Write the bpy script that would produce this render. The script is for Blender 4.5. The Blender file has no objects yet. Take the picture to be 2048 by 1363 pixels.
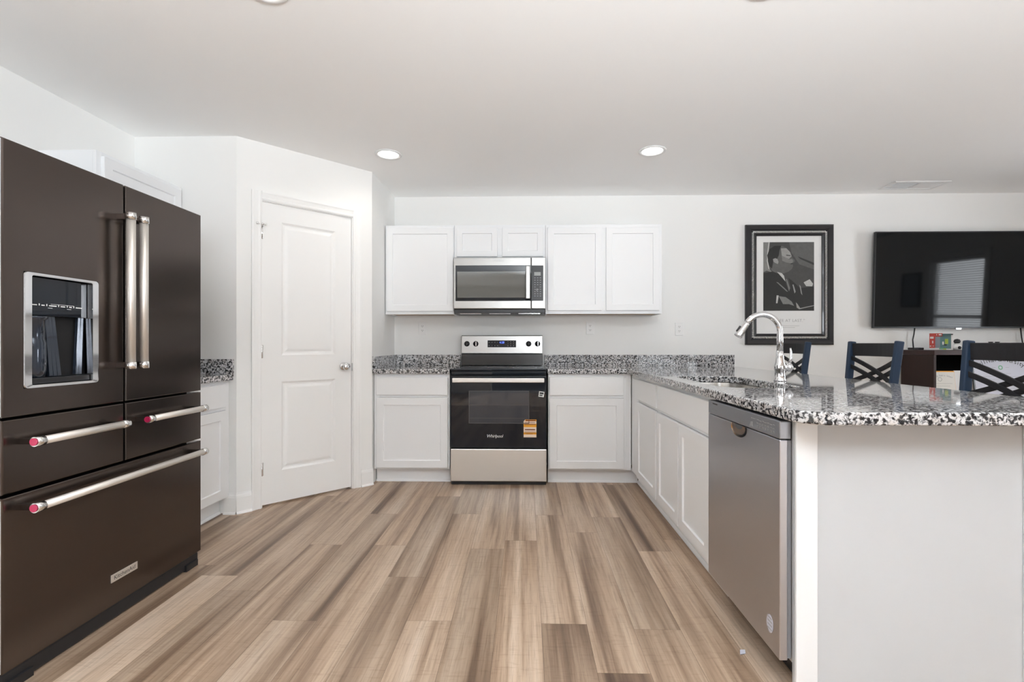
import bpy, bmesh, math, random
from mathutils import Vector, Matrix
random.seed(7)
S = bpy.context.scene
COL = S.collection

# ------------------------------------------------------------------ camera
cam_d = bpy.data.cameras.new('camera')
cam = bpy.data.objects.new('camera', cam_d); COL.objects.link(cam)
cam.location = (0, 0, 1.11)
cam.rotation_euler = (math.radians(90), 0, math.radians(1.3))
cam_d.sensor_width = 36.0
cam_d.lens = 36.0 * 965 / 2048
cam_d.shift_x = -6 / 2048
cam_d.shift_y = 6.5 / 2048
cam_d.clip_start = 0.05
S.camera = cam

# ------------------------------------------------------------------ view, sky, daylight
S.view_settings.view_transform = 'Standard'
S.view_settings.look = 'None'
S.view_settings.gamma = 1.0
S.view_settings.use_curve_mapping = False
S.view_settings.exposure = -0.36
try:
    S.cycles.max_bounces = 14
    S.cycles.diffuse_bounces = 8
    S.cycles.glossy_bounces = 5
    S.cycles.transparent_max_bounces = 12
    S.cycles.caustics_reflective = False
    S.cycles.caustics_refractive = False
    S.cycles.sample_clamp_indirect = 0.0
    S.cycles.use_denoising = True
except Exception:
    pass
W = bpy.data.worlds.new('sky'); S.world = W; W.use_nodes = True
wn = W.node_tree.nodes; wl = W.node_tree.links
wbg = wn['Background']
# hazy daylight sky, brightest towards +X (the sunny side of the house), dimmer over the shaded front yard
wtc = wn.new('ShaderNodeTexCoord'); wsep = wn.new('ShaderNodeSeparateXYZ'); wl.new(wtc.outputs['Generated'], wsep.inputs[0])
wmr = wn.new('ShaderNodeMapRange'); wmr.inputs['From Min'].default_value = 0.15; wmr.inputs['From Max'].default_value = 0.85
wmr.inputs['To Min'].default_value = 0.5; wmr.inputs['To Max'].default_value = 22.0
wl.new(wsep.outputs[0], wmr.inputs['Value']); wl.new(wmr.outputs['Result'], wbg.inputs['Strength'])
wbg.inputs['Color'].default_value = (0.90, 0.95, 1.0, 1)

def area(name, loc, rot, sx, sy, power, color=(1, 1, 1), shape='RECTANGLE', spread=None):
    d = bpy.data.lights.new(name, 'AREA'); d.shape = shape
    d.size = sx
    if shape in ('RECTANGLE', 'ELLIPSE'): d.size_y = sy
    d.energy = power; d.color = color
    if spread: d.spread = math.radians(spread)
    o = bpy.data.objects.new(name, d); COL.objects.link(o)
    o.location = loc; o.rotation_euler = rot
    return o
R90 = math.radians(90)
# room extents
XL, XR, YB, YF, CZ = -2.58, 5.20, 4.46, -3.40, 2.4765
# daylight just outside the windows (front wall glass doors, three windows of the right wall)
SKYC = (0.95, 0.975, 1.0)
def portal(name, loc, rot, sx, sy):
    o = area(name, loc, rot, sx, sy, 1); o.data.cycles.is_portal = True
portal('window_portal', (0.5, YF - 0.1, 1.04), (R90, 0, 0), 2.6, 2.08)
portal('window_portal', (3.62, YF - 0.1, 1.415), (R90, 0, 0), 1.7, 1.33)
for i_, (y_, w_, z0_, z1_) in enumerate(((2.80, .74, .62, 2.05),)):
    portal('window_portal', (XR + 0.1, y_, (z0_ + z1_) / 2), (R90, 0, R90), w_, z1_ - z0_)
# added area lights behind the camera, standing in for a bounced flash
area('bounce_fill', (0.5, -1.1, 1.55), (math.radians(138), 0, 0), 0.6, 0.6, 140, (0.88, 0.945, 1.0), spread=115)
area('bounce_fill', (-0.2, -0.9, 1.55), (math.radians(118), 0, math.radians(72)), 0.6, 0.6, 27, (0.86, 0.935, 1.0), spread=110)
area('bounce_fill', (2.7, -0.6, 1.6), (math.radians(148), 0, math.radians(-12)), 0.6, 0.6, 52, (0.88, 0.945, 1.0), spread=115)
# low-haze sun from the right and behind, falling on the floor inside the windows out of frame
sd = bpy.data.lights.new('sun', 'SUN'); sd.energy = 12; sd.angle = math.radians(2.0); sd.color = (0.95, 0.98, 1.0)
so = bpy.data.objects.new('sun', sd); COL.objects.link(so)
so.rotation_euler = Vector((-0.30, 0.72, -0.62)).to_track_quat('-Z', 'Y').to_euler()

# ------------------------------------------------------------------ materials
MAT = {}
def nodes_of(m):
    return m.node_tree.nodes, m.node_tree.links
def pm(name, col, rough=0.5, metal=0.0, spec=0.5, emit=None, estr=0, bump=0, bscale=200, var=0.0, vscale=3, coat=0, aniso=0, stretch=None, rvar=0.0):
    m = bpy.data.materials.new(name); m.use_nodes = True
    n, l = nodes_of(m); b = n['Principled BSDF']
    b.inputs['Base Color'].default_value = (*col, 1)
    b.inputs['Roughness'].default_value = rough
    b.inputs['Metallic'].default_value = metal
    b.inputs['Specular IOR Level'].default_value = spec
    if coat: b.inputs['Coat Weight'].default_value = coat; b.inputs['Coat Roughness'].default_value = 0.03
    if aniso: b.inputs['Anisotropic'].default_value = aniso
    if emit: b.inputs['Emission Color'].default_value = (*emit, 1); b.inputs['Emission Strength'].default_value = estr
    tc = n.new('ShaderNodeTexCoord'); mp = n.new('ShaderNodeMapping')
    l.new(tc.outputs['Object'], mp.inputs['Vector'])
    if stretch: mp.inputs['Scale'].default_value = stretch
    if var or True:
        t = n.new('ShaderNodeTexNoise'); t.inputs['Scale'].default_value = vscale; t.inputs['Detail'].default_value = 3
        l.new(mp.outputs['Vector'], t.inputs['Vector'])
        mx = n.new('ShaderNodeMix'); mx.data_type = 'RGBA'; mx.blend_type = 'MULTIPLY'
        mx.inputs[0].default_value = var
        mx.inputs[6].default_value = (*col, 1)
        l.new(t.outputs['Fac'], mx.inputs[7]); l.new(mx.outputs[2], b.inputs['Base Color'])
        if rvar:
            mr = n.new('ShaderNodeMapRange'); mr.inputs['To Min'].default_value = rough - rvar; mr.inputs['To Max'].default_value = rough + rvar
            l.new(t.outputs['Fac'], mr.inputs['Value']); l.new(mr.outputs['Result'], b.inputs['Roughness'])
    if bump:
        t2 = n.new('ShaderNodeTexNoise'); t2.inputs['Scale'].default_value = bscale; t2.inputs['Detail'].default_value = 2
        l.new(mp.outputs['Vector'], t2.inputs['Vector'])
        bp = n.new('ShaderNodeBump'); bp.inputs['Strength'].default_value = bump; bp.inputs['Distance'].default_value = 0.001
        l.new(t2.outputs['Fac'], bp.inputs['Height']); l.new(bp.outputs['Normal'], b.inputs['Normal'])
    MAT[name] = m
    return m
pm('wall_paint', (0.845, 0.845, 0.832), 0.62, spec=0.3, bump=0.12, bscale=260)
pm('ceiling_paint', (0.935, 0.935, 0.93), 0.8, spec=0.2, bump=0.15, bscale=180)
pm('trim_white', (0.86, 0.86, 0.85), 0.35, spec=0.4)
pm('cabinet_white', (0.835, 0.848, 0.862), 0.38, spec=0.4)
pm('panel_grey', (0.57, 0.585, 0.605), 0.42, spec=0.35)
pm('raw_wood', (0.55, 0.38, 0.24), 0.6, var=0.4, vscale=6, stretch=(2, 30, 2))
pm('black_steel', (0.120, 0.099, 0.089), 0.20, 0.92, var=0.10, vscale=1.2, rvar=0.04)
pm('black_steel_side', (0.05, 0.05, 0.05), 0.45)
pm('bright_edge', (0.62, 0.66, 0.68), 0.3, 0.6)
pm('handle_steel', (0.80, 0.765, 0.72), 0.42, 0.75, bump=0.05, bscale=400, stretch=(1, 1, 0.05))
pm('chrome', (0.76, 0.76, 0.77), 0.06, 1.0)
pm('chrome_soft', (0.80, 0.80, 0.80), 0.14, 1.0)
pm('medallion_red', (0.55, 0.02, 0.10), 0.2, 0.3, coat=0.6)
pm('stainless_lifted', (0.84, 0.83, 0.81), 0.36, 1.0, var=0.04, vscale=3, stretch=(1.5, 1.5, 160), rvar=0.02)  # drawer and handle steel lightened to make up for the dim floor reflection
pm('stainless', (0.43, 0.425, 0.415), 0.33, 1.0, var=0.05, vscale=3, stretch=(1.5, 1.5, 160), rvar=0.02)  # same steel darkened in colour where bright room reflections would bleach it
pm('stainless_dark', (0.60, 0.61, 0.655), 0.30, 1.0, var=0.04, vscale=3, stretch=(1.5, 1.5, 160), rvar=0.015)
pm('dw_panel', (0.40, 0.415, 0.45), 0.34, 0.85)
pm('dw_side', (0.66, 0.67, 0.67), 0.4)
pm('black_glass', (0.005, 0.008, 0.014), 0.03, spec=0.45)
pm('oven_window', (0.035, 0.042, 0.055), 0.04, spec=0.6)
pm('black_enamel', (0.010, 0.010, 0.011), 0.16, spec=0.5)
pm('black_plastic', (0.016, 0.016, 0.018), 0.4)
pm('dark_void', (0.006, 0.006, 0.007), 0.8)
pm('dark_grey', (0.07, 0.07, 0.075), 0.4)
pm('mw_window', (0.10, 0.105, 0.10), 0.05, spec=0.8, coat=0.5)
pm('display_grey', (0.28, 0.29, 0.28), 0.3)
pm('print_white', (0.80, 0.80, 0.80), 0.5)
pm('print_grey', (0.35, 0.35, 0.36), 0.5)
pm('blue_led', (0.02, 0.05, 0.6), 0.4, emit=(0.12, 0.22, 1.0), estr=2.2)
pm('paper_white', (0.80, 0.80, 0.79), 0.7)
pm('paper_lilac', (0.62, 0.63, 0.72), 0.6)
pm('paper_cream', (0.78, 0.76, 0.71), 0.7)
pm('orange_print', (0.80, 0.36, 0.02), 0.5)
pm('peach_print', (0.86, 0.72, 0.60), 0.5)
pm('brown_print', (0.20, 0.05, 0.01), 0.5)
pm('black_print', (0.02, 0.02, 0.02), 0.5)
pm('green_print', (0.16, 0.42, 0.25), 0.5)
pm('red_print', (0.55, 0.05, 0.035), 0.45)
pm('teal_print', (0.10, 0.22, 0.23), 0.4)
pm('slate_print', (0.25, 0.29, 0.34), 0.4)
pm('lime_print', (0.38, 0.52, 0.06), 0.4)
pm('frame_black', (0.014, 0.014, 0.017), 0.28, spec=0.5, coat=0.2)
pm('rope_silver', (0.85, 0.85, 0.83), 0.4)
pm('mat_white', (0.77, 0.77, 0.765), 0.55)
for nm_, v_ in (('g05', .018), ('g10', .035), ('g20', .07), ('g30', .13), ('g45', .24), ('g60', .38), ('g80', .60)):
    pm('photo_' + nm_, (v_, v_, v_ * 0.97), 0.5, var=0.35, vscale=40)
pm('tv_screen', (0.006, 0.007, 0.008), 0.05, spec=0.24)
pm('tv_frame', (0.02, 0.022, 0.026), 0.3, 0.3)
pm('espresso', (0.034, 0.0125, 0.009), 0.42, spec=0.3, var=0.45, vscale=5, stretch=(14, 14, 1.2))
pm('espresso_top', (0.055, 0.026, 0.024), 0.36, spec=0.3, var=0.4, vscale=6, stretch=(1.5, 14, 14))
pm('chair_blue', (0.017, 0.037, 0.076), 0.45, spec=0.35)
pm('chair_black', (0.016, 0.015, 0.017), 0.45, spec=0.35)
pm('seat_vinyl', (0.02, 0.018, 0.018), 0.5)
pm('vent_white', (0.80, 0.80, 0.80), 0.45)
pm('vent_dark', (0.10, 0.11, 0.12), 0.6)
pm('lamp_lens', (0.95, 0.95, 0.92), 0.4, emit=(1.0, 0.97, 0.92), estr=14)
pm('blind_white', (0.82, 0.83, 0.85), 0.5)
pm('curtain_white', (0.78, 0.78, 0.76), 0.8)
pm('plank_seam', (0.10, 0.07, 0.05), 0.7)
pm('cable_black', (0.02, 0.02, 0.02), 0.5)
pm('sink_steel', (0.60, 0.58, 0.55), 0.24, 1.0, var=0.15, vscale=5, stretch=(1, 1, 30))
pm('rug_grey', (0.50, 0.50, 0.50), 0.9, bump=0.6, bscale=300)
pm('inner_grey', (0.30, 0.31, 0.33), 0.5)
pm('backer', (0.05, 0.05, 0.06), 0.7)
pm('white_plastic', (0.82, 0.82, 0.81), 0.35)
pm('fridge_cup', (0.03, 0.04, 0.06), 0.12, 0.4, coat=0.6)

def glass_pane():
    m = bpy.data.materials.new('window_glass'); m.use_nodes = True
    n, l = nodes_of(m); n.remove(n['Principled BSDF']); out = n['Material Output']
    tr = n.new('ShaderNodeBsdfTransparent'); gl = n.new('ShaderNodeBsdfGlossy'); gl.inputs['Roughness'].default_value = 0.02
    lw = n.new('ShaderNodeLayerWeight'); lw.inputs['Blend'].default_value = 0.5
    pw = n.new('ShaderNodeMath'); pw.operation = 'POWER'; l.new(lw.outputs['Facing'], pw.inputs[0]); pw.inputs[1].default_value = 4.0
    fr = n.new('ShaderNodeMapRange'); l.new(pw.outputs[0], fr.inputs['Value']); fr.inputs['To Min'].default_value = 0.03; fr.inputs['To Max'].default_value = 0.85
    mx = n.new('ShaderNodeMixShader')
    l.new(fr.outputs[0], mx.inputs[0]); l.new(tr.outputs[0], mx.inputs[1]); l.new(gl.outputs[0], mx.inputs[2])
    l.new(mx.outputs[0], out.inputs['Surface']); MAT['window_glass'] = m
glass_pane()

def ramp(n, stops):
    r = n.new('ShaderNodeValToRGB'); e = r.color_ramp.elements
    while len(e) > 1: e.remove(e[-1])
    e[0].position = stops[0][0]; e[0].color = (*stops[0][1], 1)
    for p, c in stops[1:]:
        x = e.new(p); x.color = (*c, 1)
    return r
def mixc(n, l, blend, fac, a, b):
    mx = n.new('ShaderNodeMix'); mx.data_type = 'RGBA'; mx.blend_type = blend
    for i, v in ((0, fac), (6, a), (7, b)):
        if hasattr(v, 'is_linked'): l.new(v, mx.inputs[i])
        elif i == 0: mx.inputs[0].default_value = v
        else: mx.inputs[i].default_value = (*v, 1)
    return mx.outputs[2]
def granite():
    m = bpy.data.materials.new('granite'); m.use_nodes = True
    n, l = nodes_of(m); b = n['Principled BSDF']
    tc = n.new('ShaderNodeTexCoord')
    def noise(scale, det, ro, dist=0.0):
        t = n.new('ShaderNodeTexNoise'); t.inputs['Scale'].default_value = scale; t.inputs['Detail'].default_value = det
        t.inputs['Roughness'].default_value = ro; t.inputs['Distortion'].default_value = dist
        l.new(tc.outputs['Object'], t.inputs['Vector']); return t.outputs['Fac']
    a = noise(80, 3.0, 0.55, 0.6)
    r1 = ramp(n, [(0.0, (.012, .012, .014)), (0.41, (.014, .014, .017)), (0.445, (.11, .11, .118)), (0.49, (.27, .27, .275)), (0.525, (.64, .64, .65)), (1, (.76, .76, .77))])
    l.new(a, r1.inputs['Fac'])
    c = noise(150, 2.0, 0.5)
    r2 = ramp(n, [(0.0, (.22, .21, .21)), (0.36, (.34, .33, .32)), (0.46, (1, 1, 1)), (1, (1, 1, 1))])
    l.new(c, r2.inputs['Fac'])
    d = noise(34, 2.0, 0.5)
    r3 = ramp(n, [(0.0, (.74, .66, .60)), (0.36, (.88, .83, .79)), (0.46, (1, 1, 1)), (1, (1, 1, 1))])
    l.new(d, r3.inputs['Fac'])
    o1 = mixc(n, l, 'MULTIPLY', 0.75, r1.outputs['Color'], r2.outputs['Color'])
    o2 = mixc(n, l, 'MULTIPLY', 0.9, o1, r3.outputs['Color'])
    l.new(o2, b.inputs['Base Color'])
    b.inputs['Roughness'].default_value = 0.045; b.inputs['Specular IOR Level'].default_value = 0.62
    b.inputs['IOR'].default_value = 1.56
    MAT['granite'] = m
granite()
def planks():
    m = bpy.data.materials.new('vinyl_planks'); m.use_nodes = True
    n, l = nodes_of(m); b = n['Principled BSDF']
    tc = n.new('ShaderNodeTexCoord'); at = n.new('ShaderNodeAttribute'); at.attribute_name = 'plank'
    sep = n.new('ShaderNodeSeparateColor'); l.new(at.outputs['Color'], sep.inputs[0])
    cmb = n.new('ShaderNodeCombineXYZ')
    def mul(sock, k):
        q = n.new('ShaderNodeMath'); q.operation = 'MULTIPLY'; l.new(sock, q.inputs[0]); q.inputs[1].default_value = k; return q.outputs[0]
    l.new(mul(sep.outputs[0], 37.0), cmb.inputs[0]); l.new(mul(sep.outputs[1], 53.0), cmb.inputs[1]); l.new(mul(sep.outputs[2], 29.0), cmb.inputs[2])
    add = n.new('ShaderNodeVectorMath'); add.operation = 'ADD'
    l.new(tc.outputs['Object'], add.inputs[0]); l.new(cmb.outputs[0], add.inputs[1])
    def noise(sx, sy, det, ro, dist=0):
        mp = n.new('ShaderNodeMapping'); mp.inputs['Scale'].default_value = (sx, sy, 1); l.new(add.outputs[0], mp.inputs['Vector'])
        t = n.new('ShaderNodeTexNoise'); t.inputs['Scale'].default_value = 1.0; t.inputs['Detail'].default_value = det
        t.inputs['Roughness'].default_value = ro; t.inputs['Distortion'].default_value = dist
        l.new(mp.outputs[0], t.inputs['Vector']); return t.outputs['Fac']
    broad = noise(10.5, 0.36, 3.0, 0.55, 0.25)
    r1 = ramp(n, [(0.28, (.125, .078, .052)), (0.38, (.245, .165, .112)), (0.47, (.395, .283, .200)), (0.57, (.495, .375, .278)), (0.70, (.60, .485, .385))])
    l.new(broad, r1.inputs['Fac'])
    fine = noise(120, 4.5, 4.0, 0.65, 0.3)
    r2 = ramp(n, [(0.32, (.70, .67, .64)), (0.52, (1, 1, 1)), (0.8, (1.12, 1.12, 1.12))])
    l.new(fine, r2.inputs['Fac'])
    mid = noise(34, 0.9, 3.0, 0.6, 0.5)
    r3 = ramp(n, [(0.32, (.80, .76, .73)), (0.45, (1, 1, 1)), (0.75, (1.05, 1.05, 1.05))])
    l.new(mid, r3.inputs['Fac'])
    cross = noise(12, 95, 2.0, 0.6, 0.8)
    r4 = ramp(n, [(0.34, (.80, .77, .74)), (0.44, (1, 1, 1))])
    l.new(cross, r4.inputs['Fac'])
    o = mixc(n, l, 'MULTIPLY', 0.8, r1.outputs['Color'], r2.outputs['Color'])
    o = mixc(n, l, 'MULTIPLY', 0.85, o, r3.outputs['Color'])
    o = mixc(n, l, 'MULTIPLY', 0.5, o, r4.outputs['Color'])
    tone = ramp(n, [(0.0, (.80, .79, .78)), (0.5, (1, 1, 1)), (1.0, (1.12, 1.11, 1.10))])
    l.new(sep.outputs[2], tone.inputs['Fac'])
    o = mixc(n, l, 'MULTIPLY', 1.0, o, tone.outputs['Color'])
    l.new(o, b.inputs['Base Color'])
    b.inputs['Roughness'].default_value = 0.33; b.inputs['Specular IOR Level'].default_value = 0.38
    bp = n.new('ShaderNodeBump'); bp.inputs['Strength'].default_value = 0.12; bp.inputs['Distance'].default_value = 0.001
    l.new(fine, bp.inputs['Height']); l.new(bp.outputs['Normal'], b.inputs['Normal'])
    MAT['vinyl_planks'] = m
planks()

# ------------------------------------------------------------------ mesh helpers
V = Vector
EX, EY, EZ = V((1, 0, 0)), V((0, 1, 0)), V((0, 0, 1))
class MB:
    """Collects shapes in world coordinates; build() links them as one mesh object."""
    def __init__(s): s.b = bmesh.new(); s.mi = 0; s.col = None
    def f(s, pts, smooth=False):
        vs = [s.b.verts.new(p) for p in pts]
        try:
            fc = s.b.faces.new(vs)
        except ValueError:
            return None
        fc.material_index = s.mi; fc.smooth = smooth
        return fc
    def box(s, x0, x1, y0, y1, z0, z1):
        return s.obox(V((x0, y0, z0)), EX, EY, EZ, x1 - x0, y1 - y0, z1 - z0)
    def obox(s, O, u, v, n, w, h, t):
        O = V(O)
        c = [s.b.verts.new(O + u * (w * i) + v * (h * j) + n * (t * k)) for k in (0, 1) for j in (0, 1) for i in (0, 1)]
        flip = (u.cross(v)).dot(n) * w * h * t < 0
        for q in ((0, 2, 3, 1), (4, 5, 7, 6), (0, 1, 5, 4), (2, 6, 7, 3), (1, 3, 7, 5), (0, 4, 6, 2)):
            q = q[::-1] if flip else q
            fc = s.b.faces.new([c[i] for i in q]); fc.material_index = s.mi
        return s
    def cyl(s, p0, p1, r0, r1=None, seg=24, cap=True, smooth=True):
        return s.tube([p0, p1], [r0, r0 if r1 is None else r1], seg, cap, smooth)
    def tube(s, pts, rad, seg=14, cap=True, smooth=True, flat=1.0, up=None):
        pts = [V(p) for p in pts]
        if not isinstance(rad, (list, tuple)): rad = [rad] * len(pts)
        rings = []; prev = None
        for i, p in enumerate(pts):
            t = (pts[min(i + 1, len(pts) - 1)] - pts[max(i - 1, 0)])
            if t.length < 1e-9: t = pts[-1] - pts[0]
            t.normalize()
            if prev is None:
                a = V(up) if up else (EZ if abs(t.z) < 0.9 else EX)
                a = (a - t * a.dot(t)).normalized()
            else:
                a = (prev - t * prev.dot(t)).normalized()
            prev = a; bb = t.cross(a)
            rings.append([s.b.verts.new(p + a * (math.cos(2 * math.pi * k / seg) * rad[i]) + bb * (math.sin(2 * math.pi * k / seg) * rad[i] * flat)) for k in range(seg)])
        for r0, r1 in zip(rings, rings[1:]):
            for k in range(seg):
                fc = s.b.faces.new([r0[k], r0[(k + 1) % seg], r1[(k + 1) % seg], r1[k]]); fc.smooth = smooth; fc.material_index = s.mi
        if cap:
            fc = s.b.faces.new(rings[0][::-1]); fc.material_index = s.mi
            fc = s.b.faces.new(rings[-1]); fc.material_index = s.mi
        return s
    def bar(s, pts, w, t, up):
        """A rectangular bar swept along pts; w along up, t across."""
        pts = [V(p) for p in pts]; rings = []
        for i, p in enumerate(pts):
            d = (pts[min(i + 1, len(pts) - 1)] - pts[max(i - 1, 0)]).normalized()
            a = V(up); a = (a - d * a.dot(d)).normalized(); c = d.cross(a)
            rings.append([s.b.verts.new(p + a * (w / 2 * i1) + c * (t / 2 * i2)) for i1, i2 in ((1, 1), (-1, 1), (-1, -1), (1, -1))])
        for r0, r1 in zip(rings, rings[1:]):
            for k in range(4):
                fc = s.b.faces.new([r0[k], r0[(k + 1) % 4], r1[(k + 1) % 4], r1[k]]); fc.material_index = s.mi
        s.b.faces.new(rings[0][::-1]).material_index = s.mi; s.b.faces.new(rings[-1]).material_index = s.mi
        return s
    def lathe(s, prof, O, ax=EZ, seg=28, smooth=True):
        O = V(O); ax = V(ax).normalized(); a = EX if abs(ax.x) < 0.9 else EY
        a = (a - ax * a.dot(ax)).normalized(); c = ax.cross(a)
        rings = []
        for r, h in prof:
            if r < 1e-6: rings.append([s.b.verts.new(O + ax * h)])
            else: rings.append([s.b.verts.new(O + ax * h + a * (math.cos(2 * math.pi * k / seg) * r) + c * (math.sin(2 * math.pi * k / seg) * r)) for k in range(seg)])
        for r0, r1 in zip(rings, rings[1:]):
            for k in range(seg):
                k2 = (k + 1) % seg
                if len(r0) == 1 and len(r1) == 1: continue
                if len(r0) == 1: q = [r0[0], r1[k2], r1[k]]
                elif len(r1) == 1: q = [r0[k], r0[k2], r1[0]]
                else: q = [r0[k], r0[k2], r1[k2], r1[k]]
                fc = s.b.faces.new(q); fc.smooth = smooth; fc.material_index = s.mi
        return s
    def prism(s, poly, O, u, v, n, t):
        """poly in (u, v), extruded along n by t."""
        O = V(O)
        lo = [s.b.verts.new(O + u * a + v * b_) for a, b_ in poly]
        hi = [s.b.verts.new(O + u * a + v * b_ + n * t) for a, b_ in poly]
        s.b.faces.new(hi).material_index = s.mi; s.b.faces.new(lo[::-1]).material_index = s.mi
        for i in range(len(poly)):
            j = (i + 1) % len(poly)
            s.b.faces.new([lo[i], lo[j], hi[j], hi[i]]).material_index = s.mi
        return s
    def poly(s, pts2, O, u, v, n, d=0.0):
        O = V(O)
        return s.f([O + u * a + v * b_ + n * d for a, b_ in pts2])
    def rings(s, O, u, v, n, rects, fill=True, back=True):
        """Nested rectangles (u0,u1,v0,v1,depth) joined by quads."""
        O = V(O); L = []
        for u0, u1, v0, v1, d in rects:
            L.append([s.b.verts.new(O + u * a + v * b_ + n * d) for a, b_ in ((u0, v0), (u1, v0), (u1, v1), (u0, v1))])
        for r0, r1 in zip(L, L[1:]):
            for k in range(4):
                s.b.faces.new([r0[k], r0[(k + 1) % 4], r1[(k + 1) % 4], r1[k]]).material_index = s.mi
        if fill: s.b.faces.new(L[-1]).material_index = s.mi
        if back: s.b.faces.new(L[0][::-1]).material_index = s.mi
        return s
    def shaker(s, O, u, v, n, w, h, t=0.019, rail=0.057, rec=0.009):
        e = 0.002
        return s.rings(O, u, v, n, [(0, w, 0, h, 0), (0, w, 0, h, t - e), (e, w - e, e, h - e, t), (rail, w - rail, rail, h - rail, t),
                                    (rail + .004, w - rail - .004, rail + .004, h - rail - .004, t - rec)])
    def slab(s, O, u, v, n, w, h, t=0.019):
        e = 0.003
        return s.rings(O, u, v, n, [(0, w, 0, h, 0), (0, w, 0, h, t - e), (e, w - e, e, h - e, t)])
    def text(s, txt, O, u, v, n, size, align='CENTER', ext=0.0004, shear=0, space=1.0):
        cu = bpy.data.curves.new('t', 'FONT'); cu.body = txt; cu.size = size; cu.align_x = align; cu.align_y = 'CENTER'; cu.shear = shear; cu.space_character = space
        cu.resolution_u = 3
        o = bpy.data.objects.new('t', cu); COL.objects.link(o)
        dg = bpy.context.evaluated_depsgraph_get(); me = bpy.data.meshes.new_from_object(o.evaluated_get(dg))
        O = V(O)
        for p in me.polygons:
            s.f([O + u * me.vertices[i].co.x + v * me.vertices[i].co.y + n * ext for i in p.vertices])
        bpy.data.objects.remove(o); bpy.data.curves.remove(cu); bpy.data.meshes.remove(me)
        return s
    def build(s, name, mats, parent=None, bevel=0, seg=2, weld=False, smooth_angle=None, recalc=False):
        if weld: bmesh.ops.remove_doubles(s.b, verts=s.b.verts, dist=1e-5)
        if recalc: bmesh.ops.recalc_face_normals(s.b, faces=s.b.faces)
        org = V((0, 0, 0))
        if parent is not None: org = V(parent['_o']) if '_o' in parent.keys() else V((0, 0, 0))
        if parent is None:
            lo = V((min(v.co.x for v in s.b.verts), min(v.co.y for v in s.b.verts), min(v.co.z for v in s.b.verts)))
            hi = V((max(v.co.x for v in s.b.verts), max(v.co.y for v in s.b.verts), 0))
            org = V(((lo.x + hi.x) / 2, (lo.y + hi.y) / 2, lo.z))
        for v in s.b.verts: v.co -= org
        me = bpy.data.meshes.new(name); s.b.to_mesh(me); s.b.free()
        for m in (mats if isinstance(mats, (list, tuple)) else [mats]): me.materials.append(MAT[m])
        o = bpy.data.objects.new(name, me); COL.objects.link(o)
        if parent is not None: o.parent = parent
        else: o.location = org
        o['_o'] = tuple(org)
        if bevel:
            md = o.modifiers.new('bevel', 'BEVEL'); md.width = bevel; md.segments = seg; md.limit_method = 'ANGLE'; md.angle_limit = math.radians(40)
            md.harden_normals = False
        return o
ALLROOTS = []
def thing(name, label, cat, loc, group=None, kind=None):
    o = bpy.data.objects.new(name, None); COL.objects.link(o); o.location = loc; o.empty_display_size = 0.1
    o['_o'] = tuple(loc); o['label'] = label; o['category'] = cat
    if group: o['group'] = group
    if kind: o['kind'] = kind
    return o
def tag(o, label, cat, group=None):
    o['label'] = label; o['category'] = cat
    if group: o['group'] = group
    return o
def struct(name, mb, mats, parent=None, **k):
    o = mb.build(name, mats, parent, **k)
    if parent is None: o['kind'] = 'structure'
    return o
def copy_tree(o, parent=None):
    c = o.copy(); COL.objects.link(c)
    if parent is not None: c.parent = parent
    for ch in o.children: copy_tree(ch, c)
    return c
def rrect(x0, x1, y0, y1, r, k=6):
    """rounded rectangle, counter-clockwise; r = one radius or (x0y0, x1y0, x1y1, x0y1)"""
    if not isinstance(r, (list, tuple)): r = (r,) * 4
    P = []
    for (cx, cy, sx, sy, a0, q) in ((x0, y0, 1, 1, 180, r[0]), (x1, y0, -1, 1, 270, r[1]), (x1, y1, -1, -1, 0, r[2]), (x0, y1, 1, -1, 90, r[3])):
        if q <= 0: P.append((cx, cy)); continue
        for i in range(k + 1):
            a = math.radians(a0 + 90 * i / k)
            P.append((cx + sx * q + q * math.cos(a), cy + sy * q + q * math.sin(a)))
    return P

# ------------------------------------------------------------------ setting
def build_floor():
    b = MB(); cl = b.b.loops.layers.float_color.new('plank')
    ends = {0: 2.73, -1: 2.615, 1: 1.92, 2: 2.856, 3: 3.11, 4: 2.606, -2: 1.93, -3: 2.29, -4: 2.65, -5: 1.92, -6: 2.65, -7: 2.147}
    W_, L_, g = 0.18, 1.22, 0.0005
    rnd = random.Random(21)
    for k in range(-15, 31):
        x0, x1 = max(-0.119 + W_ * k, XL - .1), min(-0.119 + W_ * (k + 1), XR + .1)
        if x1 <= x0: continue
        e = ends.get(k, rnd.uniform(0, L_))
        y = e - L_ * math.ceil((e - YF) / L_)
        while y < YB:
            a, c = max(y, YF - .1), min(y + L_, YB + .1)
            if c > a:
                fc = b.f([(x0 + g, a + g, 0), (x1 - g, a + g, 0), (x1 - g, c - g, 0), (x0 + g, c - g, 0)])
                q = (rnd.random(), rnd.random(), rnd.random(), 1)
                for lp in fc.loops: lp[cl] = q
            y += L_
    b.mi = 1
    b.box(XL - .1, XR + .1, YF - .1, YB + .1, -0.05, -0.0008)
    o = b.build('floor', ['vinyl_planks', 'plank_seam']); o['kind'] = 'structure'
build_floor()
b = MB(); b.box(XL - .1, XR + .1, YF - .1, YB + .1, CZ, CZ + .1); struct('ceiling', b, 'ceiling_paint')
T = 0.1
PX0, PY0, PX1, PY1 = -1.90, 3.125, -1.222, 3.803     # ends of the slanted pantry wall
b = MB(); b.box(XL - T, XL, YF, PY0 + 1.4, 0, CZ); struct('wall_left', b, 'wall_paint')
b = MB(); b.prism([(XL, PY0), (PX0, PY0), (PX0 - .02, PY0 + T), (XL, PY0 + T)], (0, 0, 0), EX, EY, EZ, CZ); struct('wall_left_return', b, 'wall_paint')
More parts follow.
